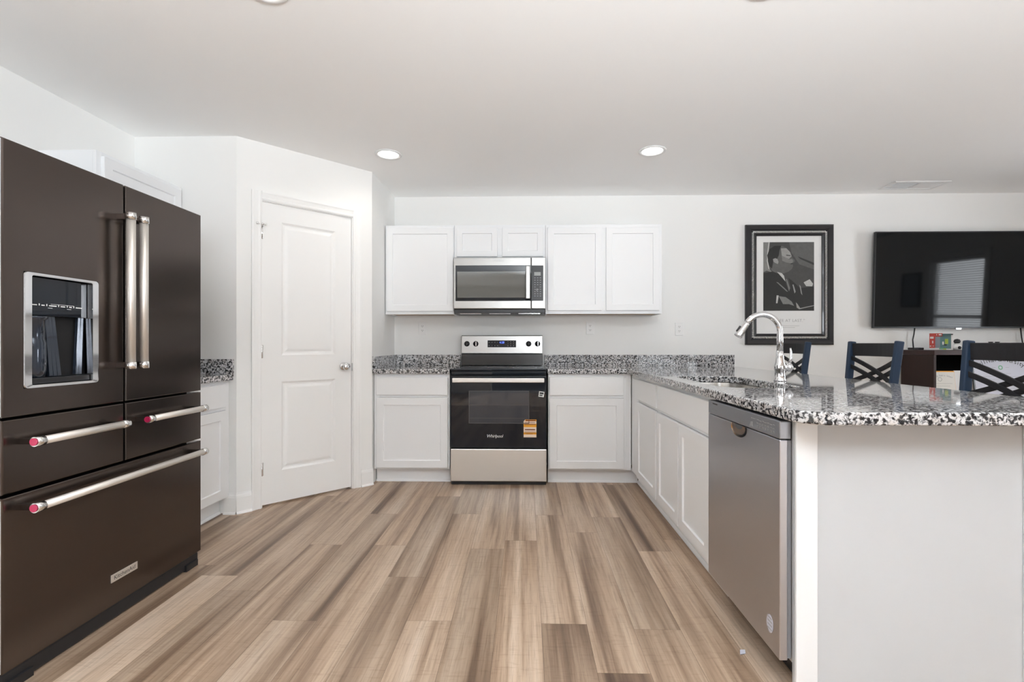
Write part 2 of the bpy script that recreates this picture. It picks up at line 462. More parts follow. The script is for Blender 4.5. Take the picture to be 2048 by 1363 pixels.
b = MB(); b.prism([(PX1, PY1), (PX1, YB), (PX1 - T, YB), (PX1 - T, PY1 + .03)], (0, 0, 0), EX, EY, EZ, CZ); struct('wall_pantry_return', b, 'wall_paint')
b = MB(); b.box(PX1 - T, XR + T, YB, YB + T, 0, CZ); struct('wall_back', b, 'wall_paint')
# slanted pantry wall with a door opening
DU = V((PX1 - PX0, PY1 - PY0, 0)); DL = DU.length; DU.normalize(); DN = V((DU.y, -DU.x, 0)); DO = V((PX0, PY0, 0))
d0, d1, dz = 0.150, 0.798, 2.085
b = MB()
b.obox(DO, DU, EZ, -DN, d0, CZ, T); b.obox(DO + DU * d1, DU, EZ, -DN, DL - d1, CZ, T); b.obox(DO + DU * d0 + EZ * dz, DU, EZ, -DN, d1 - d0, CZ - dz, T)
b.obox(DO + DU * (d0 - .02) - DN * 0.3, DU, EZ, -DN, d1 - d0 + .04, dz, .02)
struct('wall_pantry', b, 'wall_paint')
# right wall with three windows, front wall with glass doors and a window
def wall_holes(name, O, u, n, L, holes):
    b = MB(); O = V(O); x = 0
    for h0, h1, z0, z1 in sorted(holes):
        b.obox(O + u * x, u, EZ, n, h0 - x, CZ, T)
        if z0 > 0: b.obox(O + u * h0, u, EZ, n, h1 - h0, z0, T)
        b.obox(O + u * h0 + EZ * z1, u, EZ, n, h1 - h0, CZ - z1, T)
        x = h1
    b.obox(O + u * x, u, EZ, n, L - x, CZ, T)
    return struct(name, b, 'wall_paint')
RW = [(5.83, 6.57, .62, 2.05)]   # distance along +Y from YF
wall_holes('wall_right', (XR, YF, 0), EY, EX, YB - YF, RW)
FW = [(1.75, 4.35, 0.0, 2.08), (5.35, 7.05, .75, 2.08)]                             # distance along +X from XL
wall_holes('wall_front', (XL, YF, 0), EX, -EY, XR - XL, FW)
def window(name, O, u, n, w, z0, z1, mull, blind=False):
    """sash frame, panes and sill for one opening; n points outdoors"""
    O = V(O); r = bpy.data.objects.new(name, None); COL.objects.link(r); r.location = O; r['_o'] = tuple(O); r['kind'] = 'structure'
    b = MB(); f = .045
    b.obox(O + EZ * z0 + n * .03, u, EZ, n, f, z1 - z0, .05); b.obox(O + EZ * z0 + n * .03 + u * (w - f), u, EZ, n, f, z1 - z0, .05)
    b.obox(O + EZ * z0 + n * .03, u, EZ, n, w, f, .05); b.obox(O + EZ * (z1 - f) + n * .03, u, EZ, n, w, f, .05)
    for kind_, p in mull:
        if kind_ == 'v': b.obox(O + EZ * z0 + n * .035 + u * (p - .03), u, EZ, n, .06, z1 - z0, .04)
        else: b.obox(O + EZ * (p - .022) + n * .035, u, EZ, n, w, .044, .04)
    c = .07
    for a_ in (-c, w): b.obox(O + u * a_ + EZ * max(z0 - c, 0) - n * .016, u, EZ, n, c, z1 - max(z0 - c, 0) + c, .016)
    b.obox(O + EZ * z1 - n * .016, u, EZ, n, w, c, .016)
    b.build('frame', 'trim_white', r, bevel=.003)
    b = MB(); b.obox(O + EZ * (z0 + .02) + n * .052 + u * .02, u, EZ, n, w - .04, z1 - z0 - .04, .004); b.build('pane', 'window_glass', r)
    if z0 > 0:
        b = MB(); b.obox(O + EZ * (z0 - .025) - n * .05 - u * .05, u, EZ, n, w + .1, .025, .08); b.build('sill', 'trim_white', r, bevel=.004)
    if blind:
        b = MB(); z = z1 - .05
        b.obox(O + EZ * (z1 - .04) - n * .0 + u * .01, u, EZ, n, w - .02, .038, .028)
        while z > z0 + .03:
            b.obox(O + EZ * z + n * .002 + u * .012, u, (n + EZ * -.22).normalized(), (EZ + n * .22).normalized(), w - .024, .024, .0012)
            z -= .027
        b.build('blind', 'blind_white', r)
    return r
for i, (h0, h1, z0, z1) in enumerate(RW):
    window('window_%d' % (i + 1), (XR, YF + h0, 0), EY, EX, h1 - h0, z0, z1, [('h', (z0 + z1) / 2)] + [], blind=True)
window('window_2', (XL + FW[0][0], YF, 0), EX, -EY, FW[0][1] - FW[0][0], 0, 2.08, [('v', (FW[0][1] - FW[0][0]) / 2)])
window('window_3', (XL + FW[1][0], YF, 0), EX, -EY, FW[1][1] - FW[1][0], .75, 2.08, [('h', 1.42), ('v', .85)])

# baseboards
def baseboard(name, pts, h=.135, t=.014):
    b = MB()
    for p, q in zip(pts, pts[1:]):
        p, q = V((*p, 0)), V((*q, 0)); u = (q - p); L = u.length; u.normalize(); n = V((u.y, -u.x, 0))
        b.obox(p, u, EZ, n, L, h - .03, t)
        b.prism([(0, 0), (t * .9, 0), (t * .75, .012), (t * .4, .02), (t * .3, .03), (0, .03)], p + EZ * (h - .03), n, EZ, u, L)
        b.prism([(0, 0), (t + .012, 0), (t + .01, .008), (t, .014), (0, .014)], p, n, EZ, u, L)
    return struct(name, b, 'trim_white')
baseboard('baseboard_left_return', [(-1.975, PY0 - .001), (PX0 + .004, PY0 - .001)])
dp = lambda d: (PX0 + DU.x * d + DN.x * .001, PY0 + DU.y * d + DN.y * .001)
baseboard('baseboard_pantry_left', [dp(-.004), dp(.088)])
baseboard('baseboard_pantry_right', [dp(.863), dp(DL + .004)])
baseboard('baseboard_back', [(1.62, YB - .001), (XR, YB - .001)])
baseboard('baseboard_right', [(XR - .001, YB), (XR - .001, YF)])
baseboard('baseboard_left', [(XL + .001, YF), (XL + .001, 1.40)])

# pantry door, casing, hardware
def pantry():
    r = bpy.data.objects.new('door_1', None); COL.objects.link(r); O = DO + DU * d0; r.location = O; r['_o'] = tuple(O); r['kind'] = 'structure'
    r['label'] = 'white two panel pantry door with a chrome knob'
    w, h, zb = d1 - d0 - .016, 2.066, .014
    A = DO + DU * (d0 + .008) + EZ * zb - DN * .045
    t = .036
    def rail(b, u0, u1, v0, v1): b.rings(A, DU, EZ, DN, [(u0, u1, v0, v1, t)], back=False)
    b = MB()
    b.rings(A, DU, EZ, DN, [(0, w, 0, h, 0), (0, w, 0, h, t)], fill=False)
    p0, p1 = .124, w - .124
    pan = [(.218, .836), (1.020, 1.945)]
    rail(b, 0, p0, 0, h); rail(b, p1, w, 0, h); rail(b, p0, p1, 0, pan[0][0]); rail(b, p0, p1, pan[0][1], pan[1][0]); rail(b, p0, p1, pan[1][1], h)
    for v0, v1 in pan:
        seq = []
        for ins, dpt in ((0, 0), (.006, -.004), (.014, -.009), (.024, -.010), (.040, -.004), (.046, -.003)):
            seq.append((p0 + ins, p1 - ins, v0 + ins, v1 - ins, t + dpt))
        b.rings(A, DU, EZ, DN, seq, back=False)
    b.build('door_leaf', 'trim_white', r, weld=True)
    k = A + DU * (w - .060) + EZ * .928 + DN * t
    b = MB(); b.lathe([(0, 0), (.031, 0), (.031, .004), (.026, .009), (.013, .012), (.011, .030), (.018, .036), (.027, .046), (.029, .055), (.025, .064), (.012, .070), (0, .071)], k, DN)
    b.build('door_knob', 'chrome_soft', r)
    for z in (.26, 1.06, 1.87):
        b = MB(); b.cyl(O + DU * .004 + EZ * (z - .045) - DN * .003, O + DU * .004 + EZ * (z + .045) - DN * .003, .0065, seg=12)
        b.obox(O + DU * -.006 + EZ * (z - .044) - DN * .012, DU, EZ, DN, .02, .088, .008)
        b.build('hinge', 'chrome_soft', r)
    b = MB(); q = O + DU * .004 + EZ * 1.918 + DN * .004
    b.cyl(q, q + EZ * .012, .010, seg=14); b.tube([q + EZ * .006, q - DU * .03 + DN * .012 + EZ * .006], .004, seg=8); b.cyl(q - DU * .03 + DN * .012 + EZ * .006, q - DU * .04 + DN * .014 + EZ * .006, .009, seg=12)
    b.tube([q + EZ * .006, q + DU * .016 + DN * .02 + EZ * .004], .004, seg=8); b.cyl(q + DU * .016 + DN * .02 + EZ * .004, q + DU * .020 + DN * .025 + EZ * .004, .008, seg=12)
    b.build('door_stop', 'chrome_soft', r)
    b = MB(); b.obox(DO + DU * (d1 - .009) + EZ * .905 - DN * .012, DU, EZ, DN, .010, .06, .013); b.build('strike_plate', 'chrome_soft', r)
    # casing and jamb
    b = MB(); cw = .062
    prof = [(0, 0), (cw, 0), (cw, .018), (cw - .012, .018), (cw - .02, .015), (.02, .011), (.012, .013), (.004, .011), (0, .008)]
    P = DO + DN * .0005
    b.prism(prof, P + DU * d0, -DU, DN, EZ, dz + cw - .002); b.prism([(a, c) for a, c in prof], P + DU * d1, DU, DN, EZ, dz + cw - .002)
    b.prism(prof, P + DU * d0 + EZ * dz, EZ, DN, DU, d1 - d0)
    for a_ in (d0, d1 - .006): b.obox(DO + DU * a_, DU, EZ, -DN, .006, dz, .095)
    b.obox(DO + DU * d0 + EZ * (dz - .004), DU, EZ, -DN, d1 - d0, .004, .095)
    struct('trim_1', b, 'trim_white', recalc=True)
pantry()

# ------------------------------------------------------------------ cabinets
def base_cabinet(label, ox, O, u, n, w, depth, fronts, zt=.875, toe=.114, toe_rec=.065, group=None, te=(0, 0)):
    """O = front-bottom corner of the face frame on the floor, u along the front, n outwards.
    fronts: (kind, u0, u1, z0, z1)"""
    O = V(O); c = O + u * (w / 2) - n * (depth / 2)
    r = thing('base_cabinet', label, 'cabinet', (c.x, c.y, 0), group)
    b = MB(); ft = .019
    b.obox(O - n * (ft) + EZ * toe, u, EZ, -n, .016, zt - toe, depth - ft); b.obox(O + u * (w - .016) - n * ft + EZ * toe, u, EZ, -n, .016, zt - toe, depth - ft)
    b.obox(O + u * .016 - n * ft + EZ * toe, u, EZ, -n, w - .032, .016, depth - ft); b.obox(O + u * .016 - n * (depth - .006) + EZ * (toe + .016), u, EZ, -n, w - .032, zt - toe - .016, .006)
    b.build('carcass', 'cabinet_white', r)
    b = MB()
    if fronts and fronts[0][0] == 'cut':
        f0 = fronts[0]; fronts = fronts[1:]
    b.obox(O + EZ * toe, u, EZ, -n, .038, zt - toe, ft); b.obox(O + u * (w - .038) + EZ * toe, u, EZ, -n, .038, zt - toe, ft)
    b.obox(O + u * .038 + EZ * toe, u, EZ, -n, w - .076, .03, ft); b.obox(O + u * .038 + EZ * (zt - .03), u, EZ, -n, w - .076, .03, ft)
    b.obox(O + u * .038 + EZ * .685, u, EZ, -n, w - .076, .03, ft)
    b.build('face_frame', 'cabinet_white', r, bevel=.0012)
    b = MB(); TO_ = O - n * toe_rec + u * te[0]; tw = w - te[0] + te[1]; b.obox(TO_, u, EZ, -n, tw, toe, .016)
    b.prism([(0, 0), (.012, 0), (.011, .008), (.004, .016), (0, .018)], TO_, n, EZ, u, tw)
    b.build('toe_kick', 'cabinet_white', r)
    for kind_, u0, u1, z0, z1 in fronts:
        b = MB()
        if kind_ == 'door': b.shaker(O + u * u0 + EZ * z0 + n * .0006, u, EZ, n, u1 - u0, z1 - z0); b.build('door', 'cabinet_white', r)
        elif kind_ == 'filler': b.obox(O + u * u0 + EZ * z0 - n * .003, u, EZ, n, u1 - u0, z1 - z0, .006); b.build('filler', 'cabinet_white', r, bevel=.001)
        else: b.slab(O + u * u0 + EZ * z0 + n * .0006, u, EZ, n, u1 - u0, z1 - z0); b.build('drawer_front', 'cabinet_white', r)
    return r
FY = 3.835
base_cabinet('white base cabinet with one drawer over one door, left of the range', 0, (-1.213, FY, 0), EX, -EY, .606, .62,
             [('drawer', .020, .592, .706, .850), ('door', .020, .592, .128, .684)])
base_cabinet('white base cabinet with one drawer over one door, right of the range', 0, (.176, FY, 0), EX, -EY, .655, .62,
             [('drawer', .010, .594, .706, .853), ('door', .010, .594, .128, .684), ('filler', .5955, .6165, .1445, .844)], te=(0, .066))
FX = .836
base_cabinet('narrow white base cabinet in the peninsula, between the corner and the sink cabinet', 0, (FX, 3.832, 0), -EY, -EX, .782, .60,
             [('drawer', .246, .762, .706, .853), ('door', .246, .762, .128, .684), ('filler', .0385, .2445, .1445, .844)], te=(-.060, 0))
base_cabinet('white sink base cabinet with a wide false drawer front over two doors', 0, (FX, 3.048, 0), -EY, -EX, .904, .60,
             [('drawer', .022, .872, .706, .855), ('door', .008, .432, .128, .684), ('door', .446, .872, .128, .684)])
base_cabinet('white base cabinet between the refrigerator and the pantry wall', 0, (-1.945, 2.425, 0), EY, EX, .692, .63,
             [('drawer', .03, .635, .706, .853), ('door', .03, .635, .128, .684)])
def upper_cabinet(label, O, u, n, w, depth, z0, z1, doors, raw=True):
    O = V(O); c = O + u * (w / 2) - n * (depth / 2)
    r = thing('wall_cabinet', label, 'cabinet', (c.x, c.y, z0))
    b = MB(); ft = .019; th = .014
    b.obox(O - n * ft + EZ * z0, u, EZ, -n, th, z1 - z0, depth - ft); b.obox(O + u * (w - th) - n * ft + EZ * z0, u, EZ, -n, th, z1 - z0, depth - ft)
    b.obox(O + u * th - n * ft + EZ * (z1 - th), u, EZ, -n, w - 2 * th, th, depth - ft); b.obox(O + u * th - n * (depth - .005) + EZ * z0, u, EZ, -n, w - 2 * th, z1 - z0 - th, .005)
    b.build('carcass', 'cabinet_white', r)
    b = MB(); b.obox(O + u * th - n * ft + EZ * (z0 + .010), u, EZ, -n, w - 2 * th, .008, depth - ft - .006); b.build('bottom_panel', 'raw_wood', r)
    b = MB()
    b.obox(O + EZ * z0, u, EZ, -n, .032, z1 - z0, ft); b.obox(O + u * (w - .032) + EZ * z0, u, EZ, -n, .032, z1 - z0, ft)
    b.obox(O + u * .032 + EZ * z0, u, EZ, -n, w - .064, .030, ft); b.obox(O + u * .032 + EZ * (z1 - .03), u, EZ, -n, w - .064, .03, ft)
    if len(doors) == 2: b.obox(O + u * (doors[0][1] - .02) + EZ * (z0 + .03), u, EZ, -n, doors[1][0] - doors[0][1] + .04, z1 - z0 - .06, ft)
    b.build('face_frame', 'cabinet_white', r, bevel=.0012)
    for u0, u1, a, c_ in doors:
        b = MB(); b.shaker(O + u * u0 + EZ * a + n * .0006, u, EZ, n, u1 - u0, c_ - a, rail=.052 if z1 - z0 > .4 else .048); b.build('door', 'cabinet_white', r)
    return r
UY = 4.15
upper_cabinet('white wall cabinet with a single door, left of the microwave', (-1.214, UY, 0), EX, -EY, .596, .308, 1.368, 2.136, [(.013, .590, 1.394, 2.112)])
upper_cabinet('short white wall cabinet with two small doors above the microwave', (-.616, UY, 0), EX, -EY, .782, .308, 1.846, 2.136, [(.020, .372, 1.862, 2.110), (.412, .764, 1.862, 2.110)])
upper_cabinet('wide white wall cabinet with two tall doors, right of the microwave', (.168, UY, 0), EX, -EY, .992, .308, 1.370, 2.136, [(.018, .478, 1.398, 2.108), (.516, .968, 1.398, 2.108)])
upper_cabinet('white wall cabinet mounted above and behind the tall refrigerator', (-2.262, 2.490, 0), EY, EX, .630, .314, 1.40, 2.134, [(.028, .600, 1.425, 2.110)])

# ------------------------------------------------------------------ worktops
def worktop(label, outline, z0, z1, hole, splash, loc):
    r = thing('countertop', label, 'countertop', loc)
    b = MB()
    bm = b.b
    def loop(pts, z):
        vs = [bm.verts.new((x, y, z)) for x, y in pts]
        return vs, [bm.edges.new((vs[i], vs[(i + 1) % len(vs)])) for i in range(len(vs))]
    for z in (z1, z0):
        vo, eo = loop(outline, z); es = list(eo)
        if hole: vh, eh = loop(hole, z); es += eh
        res = bmesh.ops.triangle_fill(bm, use_beauty=True, use_dissolve=True, edges=es)
        if z == z1: top = (vo, vh if hole else None)
        else: bot = (vo, vh if hole else None)
    for a, c in zip(top, bot):
        if not a: continue
        for i in range(len(a)):
            j = (i + 1) % len(a)
            bm.faces.new([c[i], c[j], a[j], a[i]])
    bmesh.ops.recalc_face_normals(bm, faces=bm.faces)
    b.build('slab', 'granite', r, bevel=.006, seg=3)
    for bx in splash:
        b = MB(); b.box(*bx); b.build('backsplash', 'granite', r, bevel=.002)
    return r
Z0, Z1, ZS = .876, .914, 1.013
worktop('short granite countertop with a low backsplash, left of the range', [(-1.2185, 3.800), (-.604, 3.800), (-.604, YB - .001), (-1.2185, YB - .001)], Z0, Z1, None,
        [(-1.200, -.604, YB - .022, YB - .001, Z1, ZS), (-1.2205, -1.2005, 3.803, YB - .001, Z1, ZS)], (-.91, 4.13, Z0))
SX0, SX1, SY0, SY1 = .900, 1.268, 2.190, 2.985
outl = [(.170, 3.800), (.800, 3.800)]
outl += [(.800, 1.407 + .085)] + [(.885 - .085 * math.cos(math.radians(a)), 1.492 - .085 * math.sin(math.radians(a))) for a in range(4, 90, 5)] + [(.885, 1.407)]
outl += [(1.850, 1.407), (1.850, YB - .022), (1.9, YB - .022), (1.9, YB - .001), (.170, YB - .001)]
worktop('long L-shaped granite countertop running from the range over the sink to the peninsula end', outl, Z0, Z1, rrect(SX0, SX1, SY0, SY1, .115),
        [(.170, 1.900, YB - .022, YB - .001, Z1, ZS)], (1.0, 3.0, Z0))
worktop('short granite countertop with a low backsplash, beside the refrigerator', [(XL + .001, 2.425), (-1.915, 2.425), (-1.915, PY0 - .001), (XL + .001, PY0 - .001)], Z0, Z1, None,
        [(XL + .022, -1.915, PY0 - .021, PY0 - .001, Z1, ZS), (XL + .001, XL + .021, 2.425, PY0 - .001, Z1, ZS)], (-2.25, 2.78, Z0))

# sink
r = thing('sink', 'undermount stainless steel sink bowl set into the peninsula countertop', 'sink', ((SX0 + SX1) / 2, (SY0 + SY1) / 2, .69))
b = MB(); seq = [(-.004, Z0 - .001, .115), (-.002, Z0 - .02, .113), (.006, .78, .105), (.012, .72, .10), (.035, .695, .08), (.06, .690, .06)]
prev = None
for ins, z, rad in seq:
    ring = [b.b.verts.new((x, y, z)) for x, y in rrect(SX0 + ins, SX1 - ins, SY0 + ins, SY1 - ins, rad)]
    if prev:
        for i in range(len(ring)):
            j = (i + 1) % len(ring); fc = b.b.faces.new([prev[j], prev[i], ring[i], ring[j]]); fc.smooth = True
    prev = ring
b.b.faces.new(prev)
b.build('bowl', 'sink_steel', r)
b = MB(); b.lathe([(0, .001), (.045, .001), (.048, .004), (.040, .006), (.030, .002), (0, .002)], ((SX0 + SX1) / 2, (SY0 + SY1) / 2, .690)); b.build('drain', 'chrome', r)

# faucet
fx, fy = 1.352, 2.600
r = thing('faucet', 'tall chrome gooseneck pull-down faucet standing behind the sink', 'faucet', (fx, fy, Z1))
b = MB(); b.lathe([(0, 0), (.030, 0), (.030, .006), (.0265, .012), (.0245, .05), (.0275, .062), (.0275, .085), (.0225, .10), (.019, .135), (.0165, .16), (0, .16)], (fx, fy, Z1)); b.build('body', 'chrome', r)
b = MB(); rr = .093; pts = [V((fx, fy, Z1 + .15)), V((fx, fy, Z1 + .22))]; cz = 1.283 - .0145 - rr
pts += [V((fx - rr + rr * math.cos(math.radians(a)), fy, cz + rr * math.sin(math.radians(a)))) for a in range(0, 151, 10)]
q = pts[-1]; dirn = (pts[-1] - pts[-2]).normalized()
b.tube(pts, [.0165] * 2 + [.0150] * (len(pts) - 2), seg=18); b.build('spout', 'chrome', r)
b = MB(); e = q + dirn * .085
b.tube([q - dirn * .004, q + dirn * .01, q + dirn * .05, e - dirn * .004, e], [.0155, .0160, .0185, .0215, .0205], seg=18); b.build('spray_head', 'chrome_soft', r)
b = MB(); nn = V((dirn.z, 0, -dirn.x)); nn = nn if nn.x < 0 else -nn; m_ = q + dirn * .05 + nn * .0195
b.tube([m_ - dirn * .017, m_ + dirn * .017], [.006, .006], seg=10); b.build('spray_button', 'black_plastic', r)
b = MB(); hp = V((fx + .036, fy - .006, Z1 + .072))
b.tube([V((fx + .012, fy, Z1 + .072)), hp + V((.004, 0, 0))], [.018, .018], seg=16); b.lathe([(0, -.022), (.014, -.02), (.020, -.006), (.020, .008), (.012, .022), (0, .025)], hp + V((.008, 0, 0)), V((.3, 0, 1)))
b.tube([hp + V((.010, 0, .012)), hp + V((.018, 0, .05)), hp + V((.018, 0, .085)), hp + V((.016, 0, .104))], [.009, .0065, .006, .0045], seg=12); b.build('handle', 'chrome', r)

# peninsula end panel
r = thing('end_panel', 'white panelled end of the peninsula facing the camera, beneath the granite overhang', 'panel', (1.22, 1.54, 0))
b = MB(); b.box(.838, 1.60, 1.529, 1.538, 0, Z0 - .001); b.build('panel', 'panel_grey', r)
b = MB(); b.box(.838, .905, 1.516, 1.5285, 0, Z0 - .001); b.build('post', 'cabinet_white', r, bevel=.003)
b = MB(); b.box(1.537, 1.605, 1.516, 1.5285, 0, Z0 - .001); b.build('post', 'cabinet_white', r, bevel=.003)
b = MB(); b.box(1.44, 1.46, 1.552, 4.44, 0, Z0 - .001); tag(b.build('peninsula_back_panel', 'cabinet_white'), 'white back panel of the peninsula under the bar overhang, behind the chairs', 'panel')
# ------------------------------------------------------------------ dishwasher
r = thing('dishwasher', 'stainless steel dishwasher built into the peninsula beside the sink cabinet', 'dishwasher', (1.1, 1.84, 0))
X0, Y0, Y1 = .800, 1.541, 2.136
b = MB(); b.box(.845, 1.42, Y0 + .012, Y1 - .004, .10, .862); b.build('tub', 'dw_side', r)
b = MB(); w_, h_ = Y1 - Y0, .808 - .112
b.obox((X0, Y1, .112), -EY, EZ, EX, w_, h_, .026)
# pocket handle cut: dark chrome cup under the control panel
b.build('door', 'stainless_dark', r, bevel=.003)
b = MB(); b.obox((X0, Y1, .810), -EY, EZ, EX, w_, .058, .038); cp = b.build('control_panel', 'dw_panel', r, bevel=.004)
b = MB(); b.box(.8265, .8405, Y0 + .008, Y1 - .014, .115, .805); b.build('inner_door', 'inner_grey', r)
b = MB(); b.box(.90, .91, Y0, Y1, 0, .11); b.build('toe_kick', 'black_plastic', r)
b = MB(); cy = 1.833; prof = []
for i in range(13):
    a = math.pi * i / 12; prof.append((-.066 * math.cos(a), -.046 * math.sin(a) ** .7))
rim = [V((X0 - .0015, cy - a, .808 + z)) for a, z in prof]; inn = [V((X0 - .0015, cy - a * .86, .808 + z * .80)) for a, z in prof]; dee = [V((X0 + .012, cy - a * .70, .808 + z * .45)) for a, z in prof]
for A, B_ in ((rim, inn),):
    for i in range(12): b.f([A[i], A[i + 1], B_[i + 1], B_[i]])
b.mi = 1
ctr = [V((X0 - .0012, cy - a * .5, .808 + z * .35)) for a, z in prof]
for A, B_ in ((inn, ctr),):
    for i in range(12): b.f([A[i], A[i + 1], B_[i + 1], B_[i]], True)
b.mi = 2
b.f([p for p in ctr])
b.build('pocket_handle', ['chrome', 'chrome_soft', 'dark_grey'], r)
b = MB(); U, N = -EY, -EX
P0 = lambda y, z: V((X0 - .0004, y, z))
b.mi = 1; b.obox(P0(2.085, .855), U, EZ, N, .05, .004, .0005); b.mi = 0
b.text('Whirlpool', P0(2.062, .834), U, EZ, N, .013)
for k in range(3): b.obox(P0(1.735 - .012 * k, .848), U, EZ, N, .008, .003, .0004)
b.obox(P0(1.738, .822), U, EZ, N, .018, .014, .0004)
for k in range(7):
    b.obox(P0(1.69 - .018 * k, .848 - .002 * (k % 2)), U, EZ, N, .013, .0025, .0004); b.obox(P0(1.69 - .018 * k, .836), U, EZ, N, .010, .0025, .0004)
    b.obox(P0(1.688 - .018 * k, .824), U, EZ, N, .008, .005, .0004)
b.build('control_marks', ['print_grey', 'black_print'], cp)
b = MB(); b.prism([(.021 * math.cos(a * math.pi / 12), .029 * math.sin(a * math.pi / 12)) for a in range(24)], P0(1.600, .196), U, EZ, N, .0006)
b.mi = 1
for k in range(4): b.obox(P0(1.600 + .014, .214 - .012 * k) + N * .0007, U, EZ, N, .028, .003, .0003)
b.build('round_sticker', ['paper_lilac', 'print_grey'], r)['label'] = 'pale round sticker'
b = MB(); pts = [(-.01, 0, 0), (.012, .006, 0), (.016, .018, .006), (-.004, .014, .008)]
b.f([V((.775, 1.742, .0012)) + V(p) for p in pts]); b.f([V((.775, 1.742, .0030)) + V(p) for p in pts][::-1])
for i in range(4):
    p, q = V(pts[i]), V(pts[(i + 1) % 4]); o_ = V((.775, 1.742, .0012)); b.f([o_ + q, o_ + p, o_ + p + EZ * .0018, o_ + q + EZ * .0018])
tag(b.build('paper_scrap', 'paper_lilac'), 'tiny curled white scrap lying on the floor below the dishwasher', 'paper scrap')

# ------------------------------------------------------------------ range
r = thing('range', 'stainless and black glass-top electric range between two base cabinets', 'stove', (-.217, 4.13, 0))
A0, A1, GY = -.597, .164, 3.788
b = MB(); b.box(A0 + .004, A1 - .004, 3.83, 4.40, .03, .895); b.box(A0 + .02, A1 - .02, 3.82, 4.38, .004, .03); b.build('body', 'black_enamel', r)
b = MB(); b.box(A0 + .006, A1 - .006, 3.815, 3.83, .002, .028); b.build('kick', 'black_plastic', r)
b = MB(); b.box(A0 + .002, A1 - .002, GY + .004, 3.83, .030, .286); b.build('drawer_front', 'stainless_lifted', r, bevel=.006)
b = MB(); b.box(A0 + .002, A1 - .002, GY, 3.828, .294, .862); dr = b.build('oven_door', 'black_glass', r, bevel=.006, seg=3)
def framed(b, x0, x1, z0, z1, y, t, wd, m0, m1):
    b.mi = m0; b.box(x0, x1, y - t, y, z0, z1)
b = MB(); x0, x1, z0, z1 = -.450, .026, .487, .745
for bx in ((x0, x1, z1 - .005, z1), (x0, x1, z0, z0 + .005), (x0, x0 + .005, z0 + .005, z1 - .005), (x1 - .005, x1, z0 + .005, z1 - .005)): b.box(bx[0], bx[1], GY - .0012, GY - .0002, bx[2], bx[3])
b.mi = 1; b.box(x0 + .005, x1 - .005, GY - .0008, GY - .0002, z0 + .005, z1 - .005)
b.mi = 0; b.box(x0 + .01, x1 - .01, GY - .0011, GY - .0008, .632, .6345); b.box(x0 + .01, x1 - .01, GY - .0011, GY - .0008, .528, .530)
b.build('oven_window', ['dark_grey', 'oven_window'], dr)
b = MB(); b.box(A0 + .022, A1 - .022, GY - .050, GY - .030, .812, .848)
hd = b.build('oven_handle', 'stainless_lifted', dr, bevel=.005)
for x in (A0 + .035, A1 - .060):
    b = MB(); b.box(x, x + .025, GY - .0305, GY - .0002, .820, .842); b.build('handle_mount', 'black_enamel', hd)
b = MB(); b.text('Whirlpool', (-.246, GY - .0006, .388), EX, EZ, -EY, .034, shear=.25, space=.9); b.build('logo', 'print_white', dr)
b = MB(); b.mi = 0
b.prism([(0, 0), (.100, 0), (.100, .140), (.012, .140), (0, .126)], (-.018, GY - .0003, .380), EX, EZ, -EY, .0006)
def strip(z0, z1, m, x0=0, x1=.1, o=0.0008):
    b.mi = m; b.box(-.018 + x0, -.018 + x1, GY - .0003 - o, GY - .0003 - o + .0002, .380 + z0, .380 + z1)
strip(.126, .140, 1, .012, .1); strip(.080, .106, 1); strip(.022, .040, 1)
for z, h, x0, x1 in ((.128, .009, .015, .094), (.113, .004, .008, .09), (.098, .006, .006, .095), (.056, .009, .01, .09), (.044, .002, .008, .094), (.033, .004, .008, .094), (.026, .003, .02, .07)):
    strip(z, z + h, 2, x0, x1, .0011)
b.build('energy_sticker', ['peach_print', 'orange_print', 'brown_print'], dr)['label'] = 'orange and white sticker'
b = MB(); u_ = V((math.cos(.14), 0, -math.sin(.14))); v_ = V((math.sin(.14), 0, math.cos(.14)))
b.obox((.098, GY - .0003, .700), u_, v_, -EY, .042, .042, .0006); b.mi = 1
b.obox(V((.098, GY - .001, .700)) + u_ * .006 + v_ * .022, u_, v_, -EY, .030, .014, .0003); b.obox(V((.098, GY - .001, .700)) + u_ * .006 + v_ * .008, u_, v_, -EY, .024, .009, .0003)
b.build('small_sticker', ['print_white', 'black_print'], dr)['label'] = 'small square white sticker'
b = MB(); b.box(A0, A1, GY + .004, 4.345, .898, .918); b.box(A0 + .003, A1 - .003, GY + .012, 3.83, .866, .898)
b.build('cooktop', 'black_glass', r, bevel=.007, seg=3)
for x, y, q in ((-.42, 3.98, .115), (-.01, 3.98, .10), (-.42, 4.22, .08), (-.01, 4.22, .08)):
    b = MB(); b.lathe([(q - .004, .0003), (q, .0003)], (x, y, .9182)); b.build('burner_ring', 'dark_grey', r)
G0, G1, GB = -.583, .150, 4.335
b = MB(); b.prism([(0, 0), (.012, .105), (.07, .105), (.07, 0)], (G0, GB + .004, .919), EY, EZ, EX, G1 - G0); b.build('riser', 'black_enamel', r, bevel=.004)
b = MB(); b.prism([(0, 0), (.010, .160), (.02, .165), (.075, .165), (.075, 0)], (G0, GB, 1.026), EY, EZ, EX, G1 - G0)
bg = b.build('backguard', 'stainless', r, bevel=.004)
b = MB(); b.obox((-.345, GB + .0035, 1.083), EX, V((0, .0624, 1)).normalized(), -EY, .256, .062, .003); dsp = b.build('control_display', 'black_glass', bg)
b = MB()
b.text('4:28', (-.217, GB - .0004, 1.125), EX, EZ, -EY, .026, ext=.001); b.build('clock_digits', 'blue_led', dsp)
b = MB()
for i in range(4):
    for j in range(2): b.box(-.335 + .025 * i, -.335 + .025 * i + .010, GB - .0006, GB - .0003, 1.096 + .03 * j, 1.099 + .03 * j)
